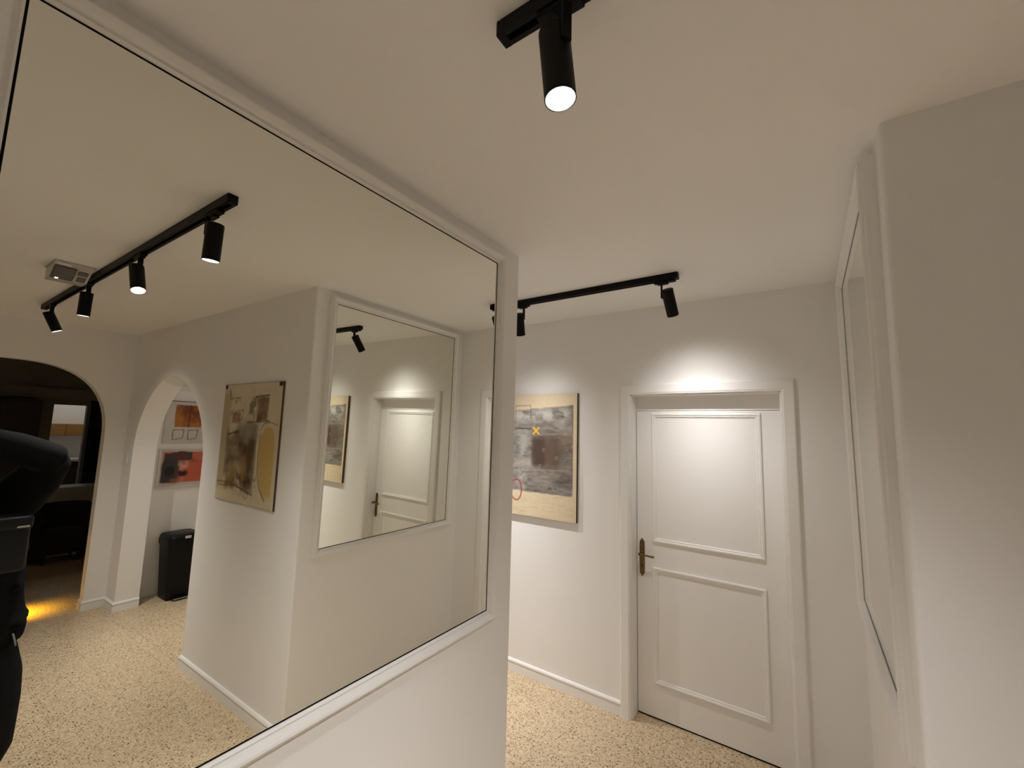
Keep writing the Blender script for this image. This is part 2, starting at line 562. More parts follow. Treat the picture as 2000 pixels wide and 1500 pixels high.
panel_mould(0.253, 0.886, 1.064, 1.898)
panel_mould(0.255, 0.886, 0.209, 0.908)
# handle: shaped backplate, spindle boss, lever, keyhole
hx, hz = 0.184, 0.957
prof = [(0.0, 0.121), (0.004, 0.117), (0.005, 0.112), (0.011, 0.106), (0.015, 0.099), (0.0165, 0.090), (0.015, 0.086), (0.0165, 0.08),
        (0.0165, -0.08), (0.015, -0.086), (0.0165, -0.090), (0.015, -0.099), (0.011, -0.106), (0.005, -0.112), (0.004, -0.117), (0.0, -0.121)]
out = [(hx + a, hz + b) for a, b in prof] + [(hx - a, hz + b) for a, b in reversed(prof[1:-1])]
bm = bm_new()
add_prism(bm, out, 1, DJ - 0.0045, DJ)
hp = obj('handle_plate', bm, M_BRASS, door)
bm = bm_new()
bz = hz + 0.027
ry = Matrix.Translation((hx, DJ, bz)) @ Matrix.Rotation(math.radians(90), 4, 'X')
add_lathe(bm, [(0.0, 0.0), (0.013, 0.0), (0.013, 0.006), (0.009, 0.010), (0.008, 0.040), (0.011, 0.044), (0.011, 0.052), (0.0, 0.054)], 20, ry)
add_tube(bm, [(hx - 0.006, DJ - 0.047, bz), (hx + 0.012, DJ - 0.048, bz + 0.001), (hx + 0.035, DJ - 0.049, bz - 0.002), (hx + 0.06, DJ - 0.049, bz - 0.003), (hx + 0.082, DJ - 0.047, bz - 0.004), (hx + 0.090, DJ - 0.044, bz - 0.004)],
         0.006, 10, [0.007, 0.007, 0.0055, 0.006, 0.0072, 0.005])
obj('lever', bm, M_BRASS, door, smooth=True, angle=40)
bm = bm_new()
add_lathe(bm, [(0.0, 0.0053), (0.004, 0.0053), (0.004, 0.0045)], 12, Matrix.Translation((hx, DJ, hz - 0.05)) @ Matrix.Rotation(math.radians(90), 4, 'X'))
add_box(bm, hx - 0.0018, hx + 0.0018, DJ - 0.0053, DJ - 0.0044, hz - 0.064, hz - 0.05)
obj('keyhole', bm, M_DARKGAP, hp)

# ------------------------------------------------------------------ mirrors
# moulding profile over the plane of the glass: (outward, proud); its back runs down to the wall
MF = [(-0.0005, -0.020), (-0.0005, 0.004), (0.0035, 0.012), (0.007, 0.008), (0.011, 0.008), (0.016, 0.018), (0.024, 0.024), (0.030, 0.026), (0.036, 0.022),
      (0.038, 0.017), (0.042, 0.016), (0.046, 0.011), (0.047, 0.0), (0.047, -0.020)]
def mirror(label, xw, sgn, y0, y1, z0, z1, tilt_fn, scale=1.0):
    t = thing('wall_mirror', label, 'mirror', (xw, (y0 + y1) / 2, z0))
    inv = Vector((-xw, -(y0 + y1) / 2, -z0))
    def build(name, bm, m, p):
        bmesh.ops.translate(bm, vec=inv, verts=bm.verts[:])
        return obj(name, bm, m, p)
    # silvered glass, slightly out of true with the wall
    bm = bm_new()
    g = 0.0045
    ring = [(y0 + g, z0 + g), (y1 - g, z0 + g), (y1 - g, z1 - g), (y0 + g, z1 - g)]
    fr = [bm.verts.new((tilt_fn(y, z), y, z)) for y, z in ring]
    bk = [bm.verts.new((tilt_fn(y, z) - sgn * 0.0022, y, z)) for y, z in ring]
    bm.faces.new(fr)
    bm.faces.new(list(reversed(bk)))
    for i in range(4):
        j = (i + 1) % 4
        bm.faces.new((fr[i], fr[j], bk[j], bk[i]))
    glass = build('glass', bm, M_MIRROR, t)
    # shade of the gap between glass and moulding, coloured in as a dark strip
    bm = bm_new()
    for (ya, yb, za, zb) in ((y0 - 0.002, y0 + g, z0 - 0.002, z1 + 0.002), (y1 - g, y1 + 0.002, z0 - 0.002, z1 + 0.002),
                             (y0 + g, y1 - g, z0 - 0.002, z0 + g), (y0 + g, y1 - g, z1 - g, z1 + 0.002)):
        f1 = [bm.verts.new((tilt_fn(y, z) + sgn * 0.0004, y, z)) for y, z in ((ya, za), (yb, za), (yb, zb), (ya, zb))]
        f2 = [bm.verts.new((tilt_fn(y, z) - sgn * 0.0018, y, z)) for y, z in ((ya, za), (yb, za), (yb, zb), (ya, zb))]
        bm.faces.new(f1); bm.faces.new(list(reversed(f2)))
        for i in range(4):
            j = (i + 1) % 4
            bm.faces.new((f1[i], f1[j], f2[j], f2[i]))
    build('edge_gap_shade', bm, M_DARKGAP, t)
    n = (sgn, 0, 0)
    pr = [(u * scale, h) for u, h in MF]
    xt = lambda y, z: tilt_fn(y, z)
    for p0, p1, ow in (((y0, z0), (y1, z0), (0, 0, -1)), ((y1, z0), (y1, z1), (0, 1, 0)),
                       ((y1, z1), (y0, z1), (0, 0, 1)), ((y0, z1), (y0, z0), (0, -1, 0))):
        bm = bm_new()
        add_rail(bm, (xt(*p0), *p0), (xt(*p1), *p1), ow, n, pr)
        build('frame_rail', bm, M_TRIM, t)
    return t
mirror('large wall mirror in a white moulded frame on the long near wall', XW, 1, 0.0502, 1.4691, H0 - 0.7413, H0 + 0.7505,
       lambda y, z: -0.013 * (y - 0.8) + 0.0014 * (z - H0))
mirror('narrower white-framed wall mirror on the wall beside the door', XR, -1, 1.5418, 2.6626, H0 - 0.7396, H0 + 0.7658,
       lambda y, z: 1.2905 - 0.0008 * (y - 2.15) - 0.0101 * (z - H0), 0.95)

# ------------------------------------------------------------------ track lighting
def track(label, x0, x1, y):
    t = thing('ceiling_track', label, 'track', ((x0 + x1) / 2, y, CZ))
    L = (x1 - x0) / 2
    bm = bm_new()
    w_, h_ = 0.0175, 0.033                        # rail section with its slot open below
    add_box(bm, -L + 0.012, L - 0.012, -w_, -0.007, -h_, 0)
    add_box(bm, -L + 0.012, L - 0.012, 0.007, w_, -h_, 0)
    add_box(bm, -L + 0.012, L - 0.012, -0.007, 0.007, -0.012, 0)
    obj('rail', bm, M_BLACK, t)
    for s in (-1, 1):
        xa, xb = sorted((s * L, s * (L - 0.02)))
        obj('end_cap', box_bm(xa, xb, -0.0185, 0.0185, -0.0345, 0, bev=0.003), M_BLACK, t)
    obj('power_feed', box_bm(L - 0.10, L - 0.02, -0.0065, 0.0065, -0.036, -0.014), M_BLACK, t)
    return t
track('long black ceiling track running across the hall above the big mirror', 0.615, 3.64, 0.640)
track('black ceiling track running along in front of the door', -1.41, 0.590, 2.236)

def spotlight(label, x, y, theta, phi, side, dim=1.0, turn=0):
    """head clipped to a track; theta tips the lamp towards +y, phi towards +x"""
    t = thing('spotlight', label, 'spotlight', (x, y, CZ - 0.033), 'cylindrical heads on the ceiling tracks')
    piv = Vector((side * 0.002, 0, -0.083))
    rot = Matrix.Translation(piv) @ Matrix.Rotation(math.radians(-phi), 4, 'Y') @ Matrix.Rotation(math.radians(theta), 4, 'X')
    parts = []
    bm = bm_new()
    add_box(bm, -0.055 + side * 0.02, 0.055 + side * 0.02, -0.014, 0.014, -0.012, 0.0, bev=0.002, seg=1)
    add_box(bm, -0.028 + side * 0.03, 0.028 + side * 0.03, -0.012, 0.012, -0.020, -0.011, bev=0.002, seg=1)
    obj('adapter', bm, M_BLACK, t)
    bm = bm_new()
    xa = side * 0.033
    add_box(bm, min(xa, xa + side * 0.006), max(xa, xa + side * 0.006), -0.011, 0.011, -0.094, -0.016, bev=0.0015, seg=1)
    tr = Matrix.Rotation(math.radians(turn), 4, 'Z')
    bmesh.ops.transform(bm, matrix=tr, verts=bm.verts[:])
    obj('arm', bm, M_BLACK, t)
    bm = bm_new()
    add_lathe(bm, [(0.0, -0.003), (0.008, -0.003), (0.008, 0.003), (0.0, 0.003)], 14,
              tr @ Matrix.Translation((side * 0.0315, 0, -0.083)) @ Matrix.Rotation(math.radians(90), 4, 'Y'))
    obj('pivot_knob', bm, M_BLACK, t)
    R, L = 0.030, 0.145
    ztop = 0.033
    zb = ztop - L
    bm = bm_new()
    add_lathe(bm, [(0.0, ztop), (0.0275, ztop), (0.030, ztop - 0.0025), (0.030, zb), (0.0285, zb), (0.0285, zb + 0.05), (0.0, zb + 0.05)], 40)
    bmesh.ops.transform(bm, matrix=rot, verts=bm.verts[:])
    hs = obj('housing', bm, M_BLACK, t, smooth=True, angle=35)
    bm = bm_new()
    add_lathe(bm, [(0.0278, zb + 0.0012), (0.0262, zb + 0.012), (0.0225, zb + 0.026), (0.018, zb + 0.034)], 32)
    bmesh.ops.transform(bm, matrix=rot, verts=bm.verts[:])
    obj('reflector', bm, M_REFL, hs, smooth=True)
    bm = bm_new()
    add_lathe(bm, [(0.0, zb + 0.0335), (0.0182, zb + 0.0335), (0.0182, zb + 0.0365), (0.0, zb + 0.0365)], 24)
    bmesh.ops.transform(bm, matrix=rot, verts=bm.verts[:])
    obj('led_disc', bm, M_LED, hs)
    ld = bpy.data.lights.new('spot_lamp', 'SPOT')
    ld.energy = SPOT_W * dim
    ld.color = SPOT_RGB
    ld.spot_size = math.radians(SPOT_DEG)
    ld.spot_blend = SPOT_BLEND
    ld.shadow_soft_size = 0.010
    # beam profile of the lamp: gaussian falloff off the lamp's axis
    ax = -(rot.to_3x3() @ Vector((0, 0, 1)))
    ld.use_nodes = True
    nt = ld.node_tree
    em_ = next(n_ for n_ in nt.nodes if n_.type == 'EMISSION')
    geo = nt.nodes.new('ShaderNodeNewGeometry')
    dt = nt.nodes.new('ShaderNodeVectorMath'); dt.operation = 'DOT_PRODUCT'; dt.inputs[1].default_value = ax
    nt.links.new(geo.outputs['Incoming'], dt.inputs[0])
    def mth(op, a, b=None):
        n_ = nt.nodes.new('ShaderNodeMath'); n_.operation = op
        nt.links.new(a, n_.inputs[0])
        if b is not None:
            n_.inputs[1].default_value = b
        return n_.outputs[0]
    ang = mth('DIVIDE', mth('ARCCOSINE', dt.outputs['Value']), math.radians(BEAM_SIGMA))
    ex = mth('EXPONENT', mth('MULTIPLY', mth('POWER', ang, 2.0), -1.0))
    nt.links.new(mth('ADD', ex, BEAM_SPILL), em_.inputs['Strength'])
    lo = bpy.data.objects.new('spot_lamp', ld)
    COL.objects.link(lo)
    lo.parent = t
    lo.matrix_local = rot @ Matrix.Translation((0, 0, zb + 0.021))
    return t
spotlight('first black cylinder spotlight of the long track, at its end nearest the big mirror', 0.745, 0.640, 1, 6, 1, 0.60, -24)
spotlight('second black cylinder spotlight along the long track, its glaring face turned to the mirror', 1.60, 0.640, 1, -24, -1, 1.0)
spotlight('third black cylinder spotlight along the long track, hanging almost plumb', 2.48, 0.640, 0, 5, -1, 0.47)
spotlight('last black cylinder spotlight of the long track, tipped towards the narrow arch', 3.40, 0.640, 24, -3, -1, 1.0)
spotlight('black spotlight on the corridor track tipped steeply at the door', 0.540, 2.236, 34, 4, -1, 0.25)
spotlight('black spotlight on the corridor track aimed at the grey abstract painting', -0.405, 2.236, 25, -10, 1, 0.22)
spotlight('black spotlight at the far end of the corridor track, hidden round the wall end', -1.15, 2.236, 4, 10, 1, 1.0)

# emergency light box on the ceiling, its sloping face towards the big mirror
em = thing('emergency_light', 'boxy ceiling emergency light with smoked lens beside the long track', 'emergency light', (2.28, 0.525, CZ))
bm = bm_new()
add_prism(bm, [(-0.10, -0.004), (0.03, -0.072), (0.12, -0.072), (0.12, -0.004)], 1, -0.076, 0.076)
# prism outline runs x,z
obj('housing', bm, M_EMBOX, em)
obj('base', box_bm(-0.112, 0.128, -0.082, 0.082, -0.006, 0, bev=0.002), M_EMBOX, em)
sd_ = Vector((0.13, 0, -0.068)).normalized()
nd_ = Vector((-0.068, 0, -0.13)).normalized()
SL = Matrix(((sd_.x, 0, nd_.x, -0.10), (0, 1, 0, 0), (sd_.z, 0, nd_.z, -0.004), (0, 0, 0, 1)))
def sloped(name, a0, a1, y0, y1, h0, h1, m, p, bev=0.002):
    bm = box_bm(a0, a1, y0, y1, h0, h1, bev=bev, seg=1)
    bmesh.ops.transform(bm, matrix=SL, verts=bm.verts[:])
    return obj(name, bm, m, p)
sloped('lens', 0.034, 0.143, -0.072, 0.016, -0.001, 0.009, M_EMLENS, em, 0.004)
sloped('louvre', 0.050, 0.085, 0.024, 0.066, -0.001, 0.004, M_EMLENS, em)
sloped('louvre', 0.098, 0.138, 0.030, 0.066, -0.001, 0.004, M_EMLENS, em)
sloped('label_plate', 0.006, 0.028, -0.066, -0.01, -0.001, 0.003, M_PALE, em)
sloped('indicator', 0.131, 0.137, -0.054, -0.042, 0.008, 0.0105, M_EMLED, em, 0.001)

# ------------------------------------------------------------------ paintings
def vnoise(u, v, seed):
    rs = np.random.RandomState(seed)
    G = rs.rand(64, 64)
    iu, iv = np.floor(u).astype(int), np.floor(v).astype(int)
    fu, fv = u - iu, v - iv
    fu, fv = fu * fu * (3 - 2 * fu), fv * fv * (3 - 2 * fv)
    g = lambda a, b: G[a % 64, b % 64]
    return (g(iu, iv) * (1 - fu) * (1 - fv) + g(iu + 1, iv) * fu * (1 - fv) + g(iu, iv + 1) * (1 - fu) * fv + g(iu + 1, iv + 1) * fu * fv)
def fbm(u, v, seed, oct=4):
    s, a, t = 0, 0.5, 0
    for k in range(oct):
        s = s + a * vnoise(u * 2 ** k + 13.7 * k, v * 2 ** k + 7.1 * k, seed + k)
        t += a
        a *= 0.55
    return s / t
def lin(r, g, b):
    f = lambda c: (c / 255) / 12.92 if c / 255 <= 0.04045 else ((c / 255 + 0.055) / 1.055) ** 2.4
    return np.array([f(r), f(g), f(b)])
class Print:
    """flat print: colour per grid point, u right, v up, both 0..1, aspect in metres"""
    def __init__(s, wd, ht, cell):
        s.nx, s.ny = max(2, int(wd / cell)), max(2, int(ht / cell))
        s.U, s.V = np.meshgrid((np.arange(s.nx) + .5) / s.nx, (np.arange(s.ny) + .5) / s.ny)
        s.C = np.zeros((s.ny, s.nx, 3))
        s.w, s.h = wd, ht
    def fill(s, c):
        s.C[:] = c
    def over(s, m, c):
        m = np.clip(m, 0, 1)[..., None]
        s.C = s.C * (1 - m) + np.asarray(c) * m
    def n(s, f, seed, oct=4, sx=1.0, sy=1.0):
        return fbm(s.U * s.w * f * sx + 3.3, s.V * s.h * f * sy + 1.7, seed, oct)
    def rect(s, u0, u1, v0, v1, soft=0.01, wob=0.01, seed=1):
        du = (s.n(9, seed) - .5) * 2 * wob
        dv = (s.n(9, seed + 50) - .5) * 2 * wob
        sm = lambda x: np.clip(x / soft + .5, 0, 1)
        return sm(s.U + du - u0) * sm(u1 - s.U - du) * sm(s.V + dv - v0) * sm(v1 - s.V - dv)
    def line(s, pts, wd, soft=0.6):
        x, y = s.U * s.w, s.V * s.h
        m = np.zeros_like(x)
        for (a, b), (c, e) in zip(pts, pts[1:]):
            ax, ay, bx, by = a * s.w, b * s.h, c * s.w, e * s.h
            L2 = (bx - ax) ** 2 + (by - ay) ** 2 + 1e-12
            t = np.clip(((x - ax) * (bx - ax) + (y - ay) * (by - ay)) / L2, 0, 1)
            dd = np.hypot(x - ax - t * (bx - ax), y - ay - t * (by - ay))
            m = np.maximum(m, np.clip((wd / 2 - dd) / (wd * soft * .5) + 0.5, 0, 1))
        return m
    def ell(s, cu, cv, ru, rv, soft=0.06):
        r = np.hypot((s.U - cu) / ru, (s.V - cv) / rv)
        return np.clip((1 - r) / soft + .5, 0, 1)

def print_sheet(name, pr, origin, du, dv, nrm, material, parent):
    """a thin sheet carrying the print on its own face grid"""
    o, du, dv, nrm = Vector(origin), Vector(du), Vector(dv), Vector(nrm)
    nx, ny = pr.nx, pr.ny
    vs = []
    for j in range(ny + 1):
        for i in range(nx + 1):
            vs.append(o + du * (pr.w * i / nx) + dv * (pr.h * j / ny))
    fs = []
    flip = du.cross(dv).dot(nrm) < 0
    for j in range(ny):
        for i in range(nx):
            a = j * (nx + 1) + i
            q = (a, a + 1, a + nx + 2, a + nx + 1)
            fs.append(tuple(reversed(q)) if flip else q)
    me = bpy.data.meshes.new(name)
    me.from_pydata([tuple(v) for v in vs], [], fs)
    at = me.color_attributes.new('print', 'FLOAT_COLOR', 'POINT')
    # average cells to points
    P = np.pad(pr.C, ((0, 1), (0, 1), (0, 0)), mode='edge')
    Q = (P + np.roll(P, 1, 0) + np.roll(P, 1, 1) + np.roll(np.roll(P, 1, 0), 1, 1)) / 4
    Q[0, :] = P[0, :]; Q[:, 0] = P[:, 0]
    col = np.ones(((ny + 1) * (nx + 1), 4))
    col[:, :3] = np.clip(Q.reshape(-1, 3), 0, 1)
    at.data.foreach_set('color', col.astype(np.float32).ravel())
    me.materials.append(material)
    ob = bpy.data.objects.new(name, me)
    COL.objects.link(ob)
    ob.parent = parent
    return ob

M_PRINT = paint_mat('painted_canvas', 0.75)

# --- grey abstract on the door wall (u along +x as seen)
GX0, GX1, GZ0, GZ1, GY = -0.955, -0.2392, H0 - 0.6275, H0 + 0.2829, YF - 0.0252
gp = thing('painting', 'abstract painting of a grey-brown field on raw canvas with a yellow cross', 'painting', (0, 0, 0))
bd = obj('board', box_bm(GX0, GX1, GY + 0.0015, YF - 0.001, GZ0, GZ1), M_WOODEDGE, gp)
pr = Print(GX1 - GX0, GZ1 - GZ0, 0.0042)
raw = lin(222, 206, 176)
pr.fill(raw)
n1 = pr.n(5, 3)
pr.C *= (0.93 + 0.12 * n1)[..., None]
cu = lambda x: (x - GX0) / (GX1 - GX0)
cv = lambda z: (z + H0 - GZ0) / (GZ1 - GZ0)
fu0, fu1 = cu(-0.93), cu(-0.272)
top = cv(0.150) + (pr.U - fu0) * 0.055
bot = cv(-0.445) - (pr.U - fu0) * 0.012
sm = lambda x, s=0.006: np.clip(x / s + .5, 0, 1)
wob = (pr.n(22, 31) - .5) * 0.02
field = sm(pr.U - fu0 + wob) * sm(fu1 - pr.U + wob) * sm(top - pr.V + wob) * sm(pr.V - bot + wob)
g = pr.n(7, 5, 5, sx=0.6, sy=1.2)
g2 = pr.n(30, 9, 3, sx=0.5, sy=1.6)
g3 = pr.n(75, 8, 2, sx=0.35, sy=1.6)
base = lin(142, 136, 129)[None, None] * np.clip(-0.62 + 1.5 * g + 0.7 * g2 + .75 * g3, .12, 1.8)[..., None]
pr.C = pr.C * (1 - field[..., None]) + base * field[..., None]
dk = pr.rect(cu(-0.60), cu(-0.36), cv(-0.27), cv(-0.03), 0.10, 0.05, 12) * (0.35 + 0.8 * pr.n(6, 14)) * field
pr.over(np.clip(dk * 1.15, 0, .93), lin(86, 68, 55))
pr.over(pr.rect(cu(-0.60), cu(-0.30), cv(-0.33), cv(-0.02), 0.16, 0.05, 13) * .45 * field, lin(98, 80, 66))
dk = pr.rect(cu(-0.61), cu(-0.50), cv(-0.25), cv(-0.04), 0.04, 0.02, 15) * field
pr.over(dk * 0.8, lin(68, 52, 42))
pale = pr.rect(cu(-0.72), cu(-0.66), cv(-0.45), cv(-0.02), 0.06, 0.04, 18) * (pr.n(11, 19) > .42) * field
pr.over(pale * 0.6, lin(178, 180, 172))
pale = pr.rect(cu(-0.90), cu(-0.28), cv(0.09), cv(0.17), 0.06, 0.02, 21) * np.clip((pr.n(14, 22) - .45) * 6, 0, 1) * field
pr.over(pale * 0.7, lin(205, 203, 196))
och = np.clip((pr.n(6, 25) - .52) * 5, 0, 1) * sm(pr.U - cu(-0.43), 0.2) * field
pr.over(och * 0.45, lin(140, 110, 74))
gr = np.clip((pr.n(5, 27) - .5) * 5, 0, 1) * field * sm(cu(-0.5) - pr.U, .2)
pr.over(gr * 0.35, lin(150, 158, 150))
dkl = lin(52, 44, 38)
for pts, wd in (([(cu(-0.77), cv(0.195)), (cu(-0.632), cv(0.199))], .003), ([(cu(-0.632), cv(0.199)), (cu(-0.628), cv(0.10))], .003),
                ([(cu(-0.768), cv(0.195)), (cu(-0.765), cv(-0.02))], .003), ([(cu(-0.765), cv(0.020)), (cu(-0.625), cv(0.022))], .006),
                ([(fu1, cv(0.19)), (fu1 + .004, cv(-0.44))], .003)):
    pr.over(pr.line(pts, wd * 1.3) * .9, dkl)
wl = lin(196, 192, 184)
for pts in ([(cu(-0.60), cv(0.028)), (cu(-0.30), cv(0.03))], [(cu(-0.77), cv(-0.035)), (cu(-0.32), cv(-0.012))], [(cu(-0.78), cv(-0.298)), (cu(-0.30), cv(-0.272))]):
    pr.over(pr.line(pts, .004) * .55 * (pr.n(20, 33) > .4), wl)
ye = lin(232, 186, 36)
pr.over(pr.line([(cu(-0.602), cv(0.028)), (cu(-0.556), cv(-0.016))], .013), ye)
pr.over(pr.line([(cu(-0.556), cv(0.028)), (cu(-0.604), cv(-0.018))], .013), ye)
rc, pts = lin(150, 42, 34), []
for k in range(27):
    a = 2 * math.pi * k / 26
    pts.append((cu(-0.752 + 0.053 * math.cos(a)), cv(-0.445 + 0.076 * math.sin(a) + 0.006 * math.sin(2 * a))))
pr.over(pr.line(pts, .010), rc)
for cc in ((-0.51, -0.135), (-0.40, -0.19), (-0.54, -0.255)):
    pts = [(cu(cc[0] + .011 * math.cos(a)), cv(cc[1] + .011 * math.sin(a))) for a in np.linspace(0, 5.2, 12)]
    pr.over(pr.line(pts, .0035) * .6, lin(180, 172, 160))
tx = pr.line([(cu(-0.52), cv(-0.408)), (cu(-0.40), cv(-0.412))], .018) * (pr.n(60, 41, 2) > .52)
pr.over(tx * .6, lin(50, 44, 38))
cr_ = pr.rect(0.0, 1.0, 0.0, cv(-0.46), .01, .0, 44) * (pr.n(40, 45, 3, sx=.25, sy=2.5) > .66)
pr.over(cr_ * .25, lin(188, 158, 112))
sh = print_sheet('canvas', pr, (GX0, GY, GZ0), (1, 0, 0), (0, 0, 1), (0, -1, 0), M_PRINT, gp)

# --- yellow-brown abstract on the arch wall, mirrored in the photo: u measured along -x as seen in the mirror... built as it hangs
yx0, yx1, yz0, yz1 = 1.568, 2.344, H0 - 0.532, H0 + 0.266
yp = thing('painting', 'abstract painting on dark-edged board with a mustard yellow oblong', 'painting', (0, 0, 0))
YY = YC - 0.0125
obj('board', box_bm(yx0 - 0.002, yx1 + 0.002, YY + 0.0015, YC - 0.001, yz0 - 0.002, yz1 + 0.002), M_WOODEDGE, yp)
pr = Print(yx1 - yx0, yz1 - yz0, 0.0045)
# in the mirror the picture reads with +x to the left: a = 1-u measures from the mirror's left
a = 1 - pr.U
def A(pts):
    return [(1 - p, q) for p, q in pts]
def rectA(a0, a1, v0, v1, *r):
    return pr.rect(1 - a1, 1 - a0, v0, v1, *r)
pr.fill(lin(216, 204, 178))
pr.C *= (0.86 + 0.25 * pr.n(5, 61))[..., None]
pr.over(rectA(0.0, 0.16, 0.10, 0.92, .06, .02, 62) * .6, lin(164, 148, 108))
pr.over(rectA(0.14, 0.62, 0.12, 0.62, .06, .05, 63) * np.clip(pr.n(7, 64) * 2.6 - .55, 0, 1), lin(118, 94, 56))
pr.over(rectA(0.15, 0.56, 0.30, 0.52, .08, .05, 65) * (0.3 + .9 * pr.n(9, 66)) * .9, lin(72, 52, 28))
pr.over(rectA(0.30, 0.66, 0.50, 0.68, .08, .05, 67) * .7, lin(116, 106, 92))
pr.over(rectA(0.54, 0.66, 0.10, 0.52, .03, .02, 68) * (0.3 + .8 * pr.n(12, 69)) * .8, lin(74, 54, 40))
pr.over(rectA(0.30, 0.60, 0.10, 0.22, .07, .05, 70) * np.clip((pr.n(14, 71) - .35) * 4, 0, 1) * .8, lin(56, 42, 26))
pr.over(rectA(0.20, 0.34, 0.16, 0.30, .07, .05, 72) * .5, lin(150, 128, 66))
pr.over(rectA(0.42, 0.50, 0.14, 0.40, .05, .03, 73) * .5, lin(168, 134, 92))
pr.over(rectA(0.13, 0.30, 0.74, 0.88, .03, .03, 74) * np.clip((pr.n(16, 75) - .42) * 5, 0, 1) * .8, lin(120, 82, 58))
pr.over(rectA(0.19, 0.34, 0.66, 0.76, .02, .02, 76) * .8, lin(150, 112, 100))
pr.over(rectA(0.62, 0.80, 0.68, 0.88, .02, .015, 77) * (.5 + .7 * pr.n(10, 78)), lin(112, 76, 50))
pr.over(rectA(0.47, 0.60, 0.68, 0.88, .03, .03, 79) * np.clip((pr.n(18, 80) - .4) * 5, 0, 1) * .8, lin(104, 88, 62))
bl = lin(46, 36, 28)
for pts, wd in (([(.12, .875), (.32, .885)], .007), ([(.14, .56), (.33, .595)], .014), ([(.58, .885), (.80, .895)], .012), ([(.62, .70), (.62, .88)], .005),
                ([(.80, .69), (.80, .88)], .006), ([(.24, .76), (.22, .68)], .006), ([(.30, .77), (.30, .69)], .006), ([(.30, .77), (.38, .775)], .006),
                ([(.38, .775), (.37, .695)], .006), ([(.30, .69), (.37, .695)], .006), ([(.46, .67), (.84, .685)], .008), ([(.13, .20), (.12, .62)], .006), ([(.10, .955), (.12, .90)], .012)):
    pr.over(pr.line(A(pts), wd) * .8, bl)
oc = lin(112, 84, 34)
pr.over(pr.line(A([(.02, .15), (.30, .155), (.52, .11), (.66, .085)]), .010) * .8, oc)
pr.over(pr.line(A([(.04, .12), (.35, .135), (.56, .10)]), .008) * .8, oc)
ob_ = [(.74, .60), (.80, .645), (.88, .645), (.935, .60), (.945, .40), (.93, .20), (.90, .09)]
# mustard oblong
el = np.zeros_like(pr.U)
lo_ = 0.715 + 0.10 * np.clip((0.34 - pr.V) / .30, 0, 1) ** 1.6 * 1.3
hi_ = 0.945 + 0 * pr.V
el = sm(a - lo_, .02) * sm(hi_ - a, .02) * sm(.635 - pr.V - 6 * np.maximum(0, .80 - a) ** 2 * 3 - 6 * np.maximum(0, a - .87) ** 2 * 3, .02) * sm(pr.V - .08, .06)
pr.over(el * .95, lin(202, 174, 106))
pr.over(el * np.clip((pr.n(8, 83) - .5) * 3, 0, 1) * .25, lin(176, 146, 80))
pr.over(pr.line(A([(.70, .61), (.76, .665), (.86, .675), (.96, .655)]), .008) * .7, oc)
pr.over(pr.line(A([(.715, .58), (.70, .40), (.715, .25), (.77, .14), (.86, .06)]), .010) * .85, oc)
pr.over(rectA(0.0, 0.05, 0.965, 1.0, .01, .0, 84), bl)
pr.over(rectA(0.94, 1.0, 0.965, 1.0, .01, .0, 85), bl)
sp = rectA(0.30, 0.70, 0.05, 0.24, .05, .02, 86) * (pr.n(45, 87, 2) > .66)
pr.over(sp * .6, lin(52, 40, 26))
print_sheet('canvas', pr, (yx0, YY, yz0), (1, 0, 0), (0, 0, 1), (0, -1, 0), M_PRINT, yp)

# --- two small canvases in the niche, on the side wall x = NX (seen with +y to the right in the mirror)
def niche_print(y0, y1, z0, z1, th):
    pr = Print(y1 - y0, z1 - z0, 0.0045)
    return pr
np1 = thing('painting', 'white canvas with a rust-orange block above two outlined boxes, over the bin', 'painting', (0, 0, 0))
y0, y1, z0, z1 = 1.695, 2.30, H0 - 0.235, H0 + 0.208
obj('board', box_bm(NX - 0.028, NX - 0.001, y0, y1, z0, z1), M_PALE, np1)
pr = Print(y1 - y0, z1 - z0, 0.0045)
pr.fill(lin(205, 200, 196))
pr.C *= (0.93 + .12 * pr.n(6, 90))[..., None]
ku = lambda y: (y - y0) / (y1 - y0)
kv = lambda z: (z + H0 - z0) / (z1 - z0)
m = pr.rect(ku(1.775), ku(2.02), kv(-0.065), kv(0.165), .012, .022, 91)
pr.over(m, lin(176, 116, 52))
pr.over(m * np.clip((pr.n(9, 92) - .48) * 5, 0, 1) * .9, lin(120, 58, 30))
pr.over(m * np.clip((pr.n(11, 93) - .58) * 6, 0, 1) * .7 * sm(ku(1.9) - pr.U, .2), lin(120, 60, 90))
pr.over(pr.line([(ku(1.905), kv(0.165)), (ku(1.90), kv(-0.065))], .012) * .8, lin(96, 44, 24))
for (yy0, yy1) in ((1.765, 1.865), (1.90, 1.99)):
    bx = [(ku(yy0), kv(-0.10)), (ku(yy1), kv(-0.095)), (ku(yy1 - .01), kv(-0.185)), (ku(yy0 + .004), kv(-0.20)), (ku(yy0), kv(-0.10))]
    pr.over(pr.line(bx, .007) * .85, lin(60, 48, 42))
pr.over(pr.line([(0.0, .995), (1, .995)], .012), lin(90, 84, 80))  # shadow line along the top edge, painted into the print
print_sheet('canvas', pr, (NX - 0.0295, y0, z0), (0, 1, 0), (0, 0, 1), (-1, 0, 0), M_PRINT, np1)
np2 = thing('painting', 'canvas with charcoal shape and coral red ground, lower of two by the bin', 'painting', (0, 0, 0))
y0, y1, z0, z1 = 1.680, 2.30, H0 - 0.690, H0 - 0.292
obj('board', box_bm(NX - 0.028, NX - 0.001, y0, y1, z0, z1), M_PALE, np2)
pr = Print(y1 - y0, z1 - z0, 0.0045)
pr.fill(lin(196, 188, 180))
m = pr.rect(ku(1.712), 1.0, kv(-0.645), kv(-0.33), .012, .01, 101)
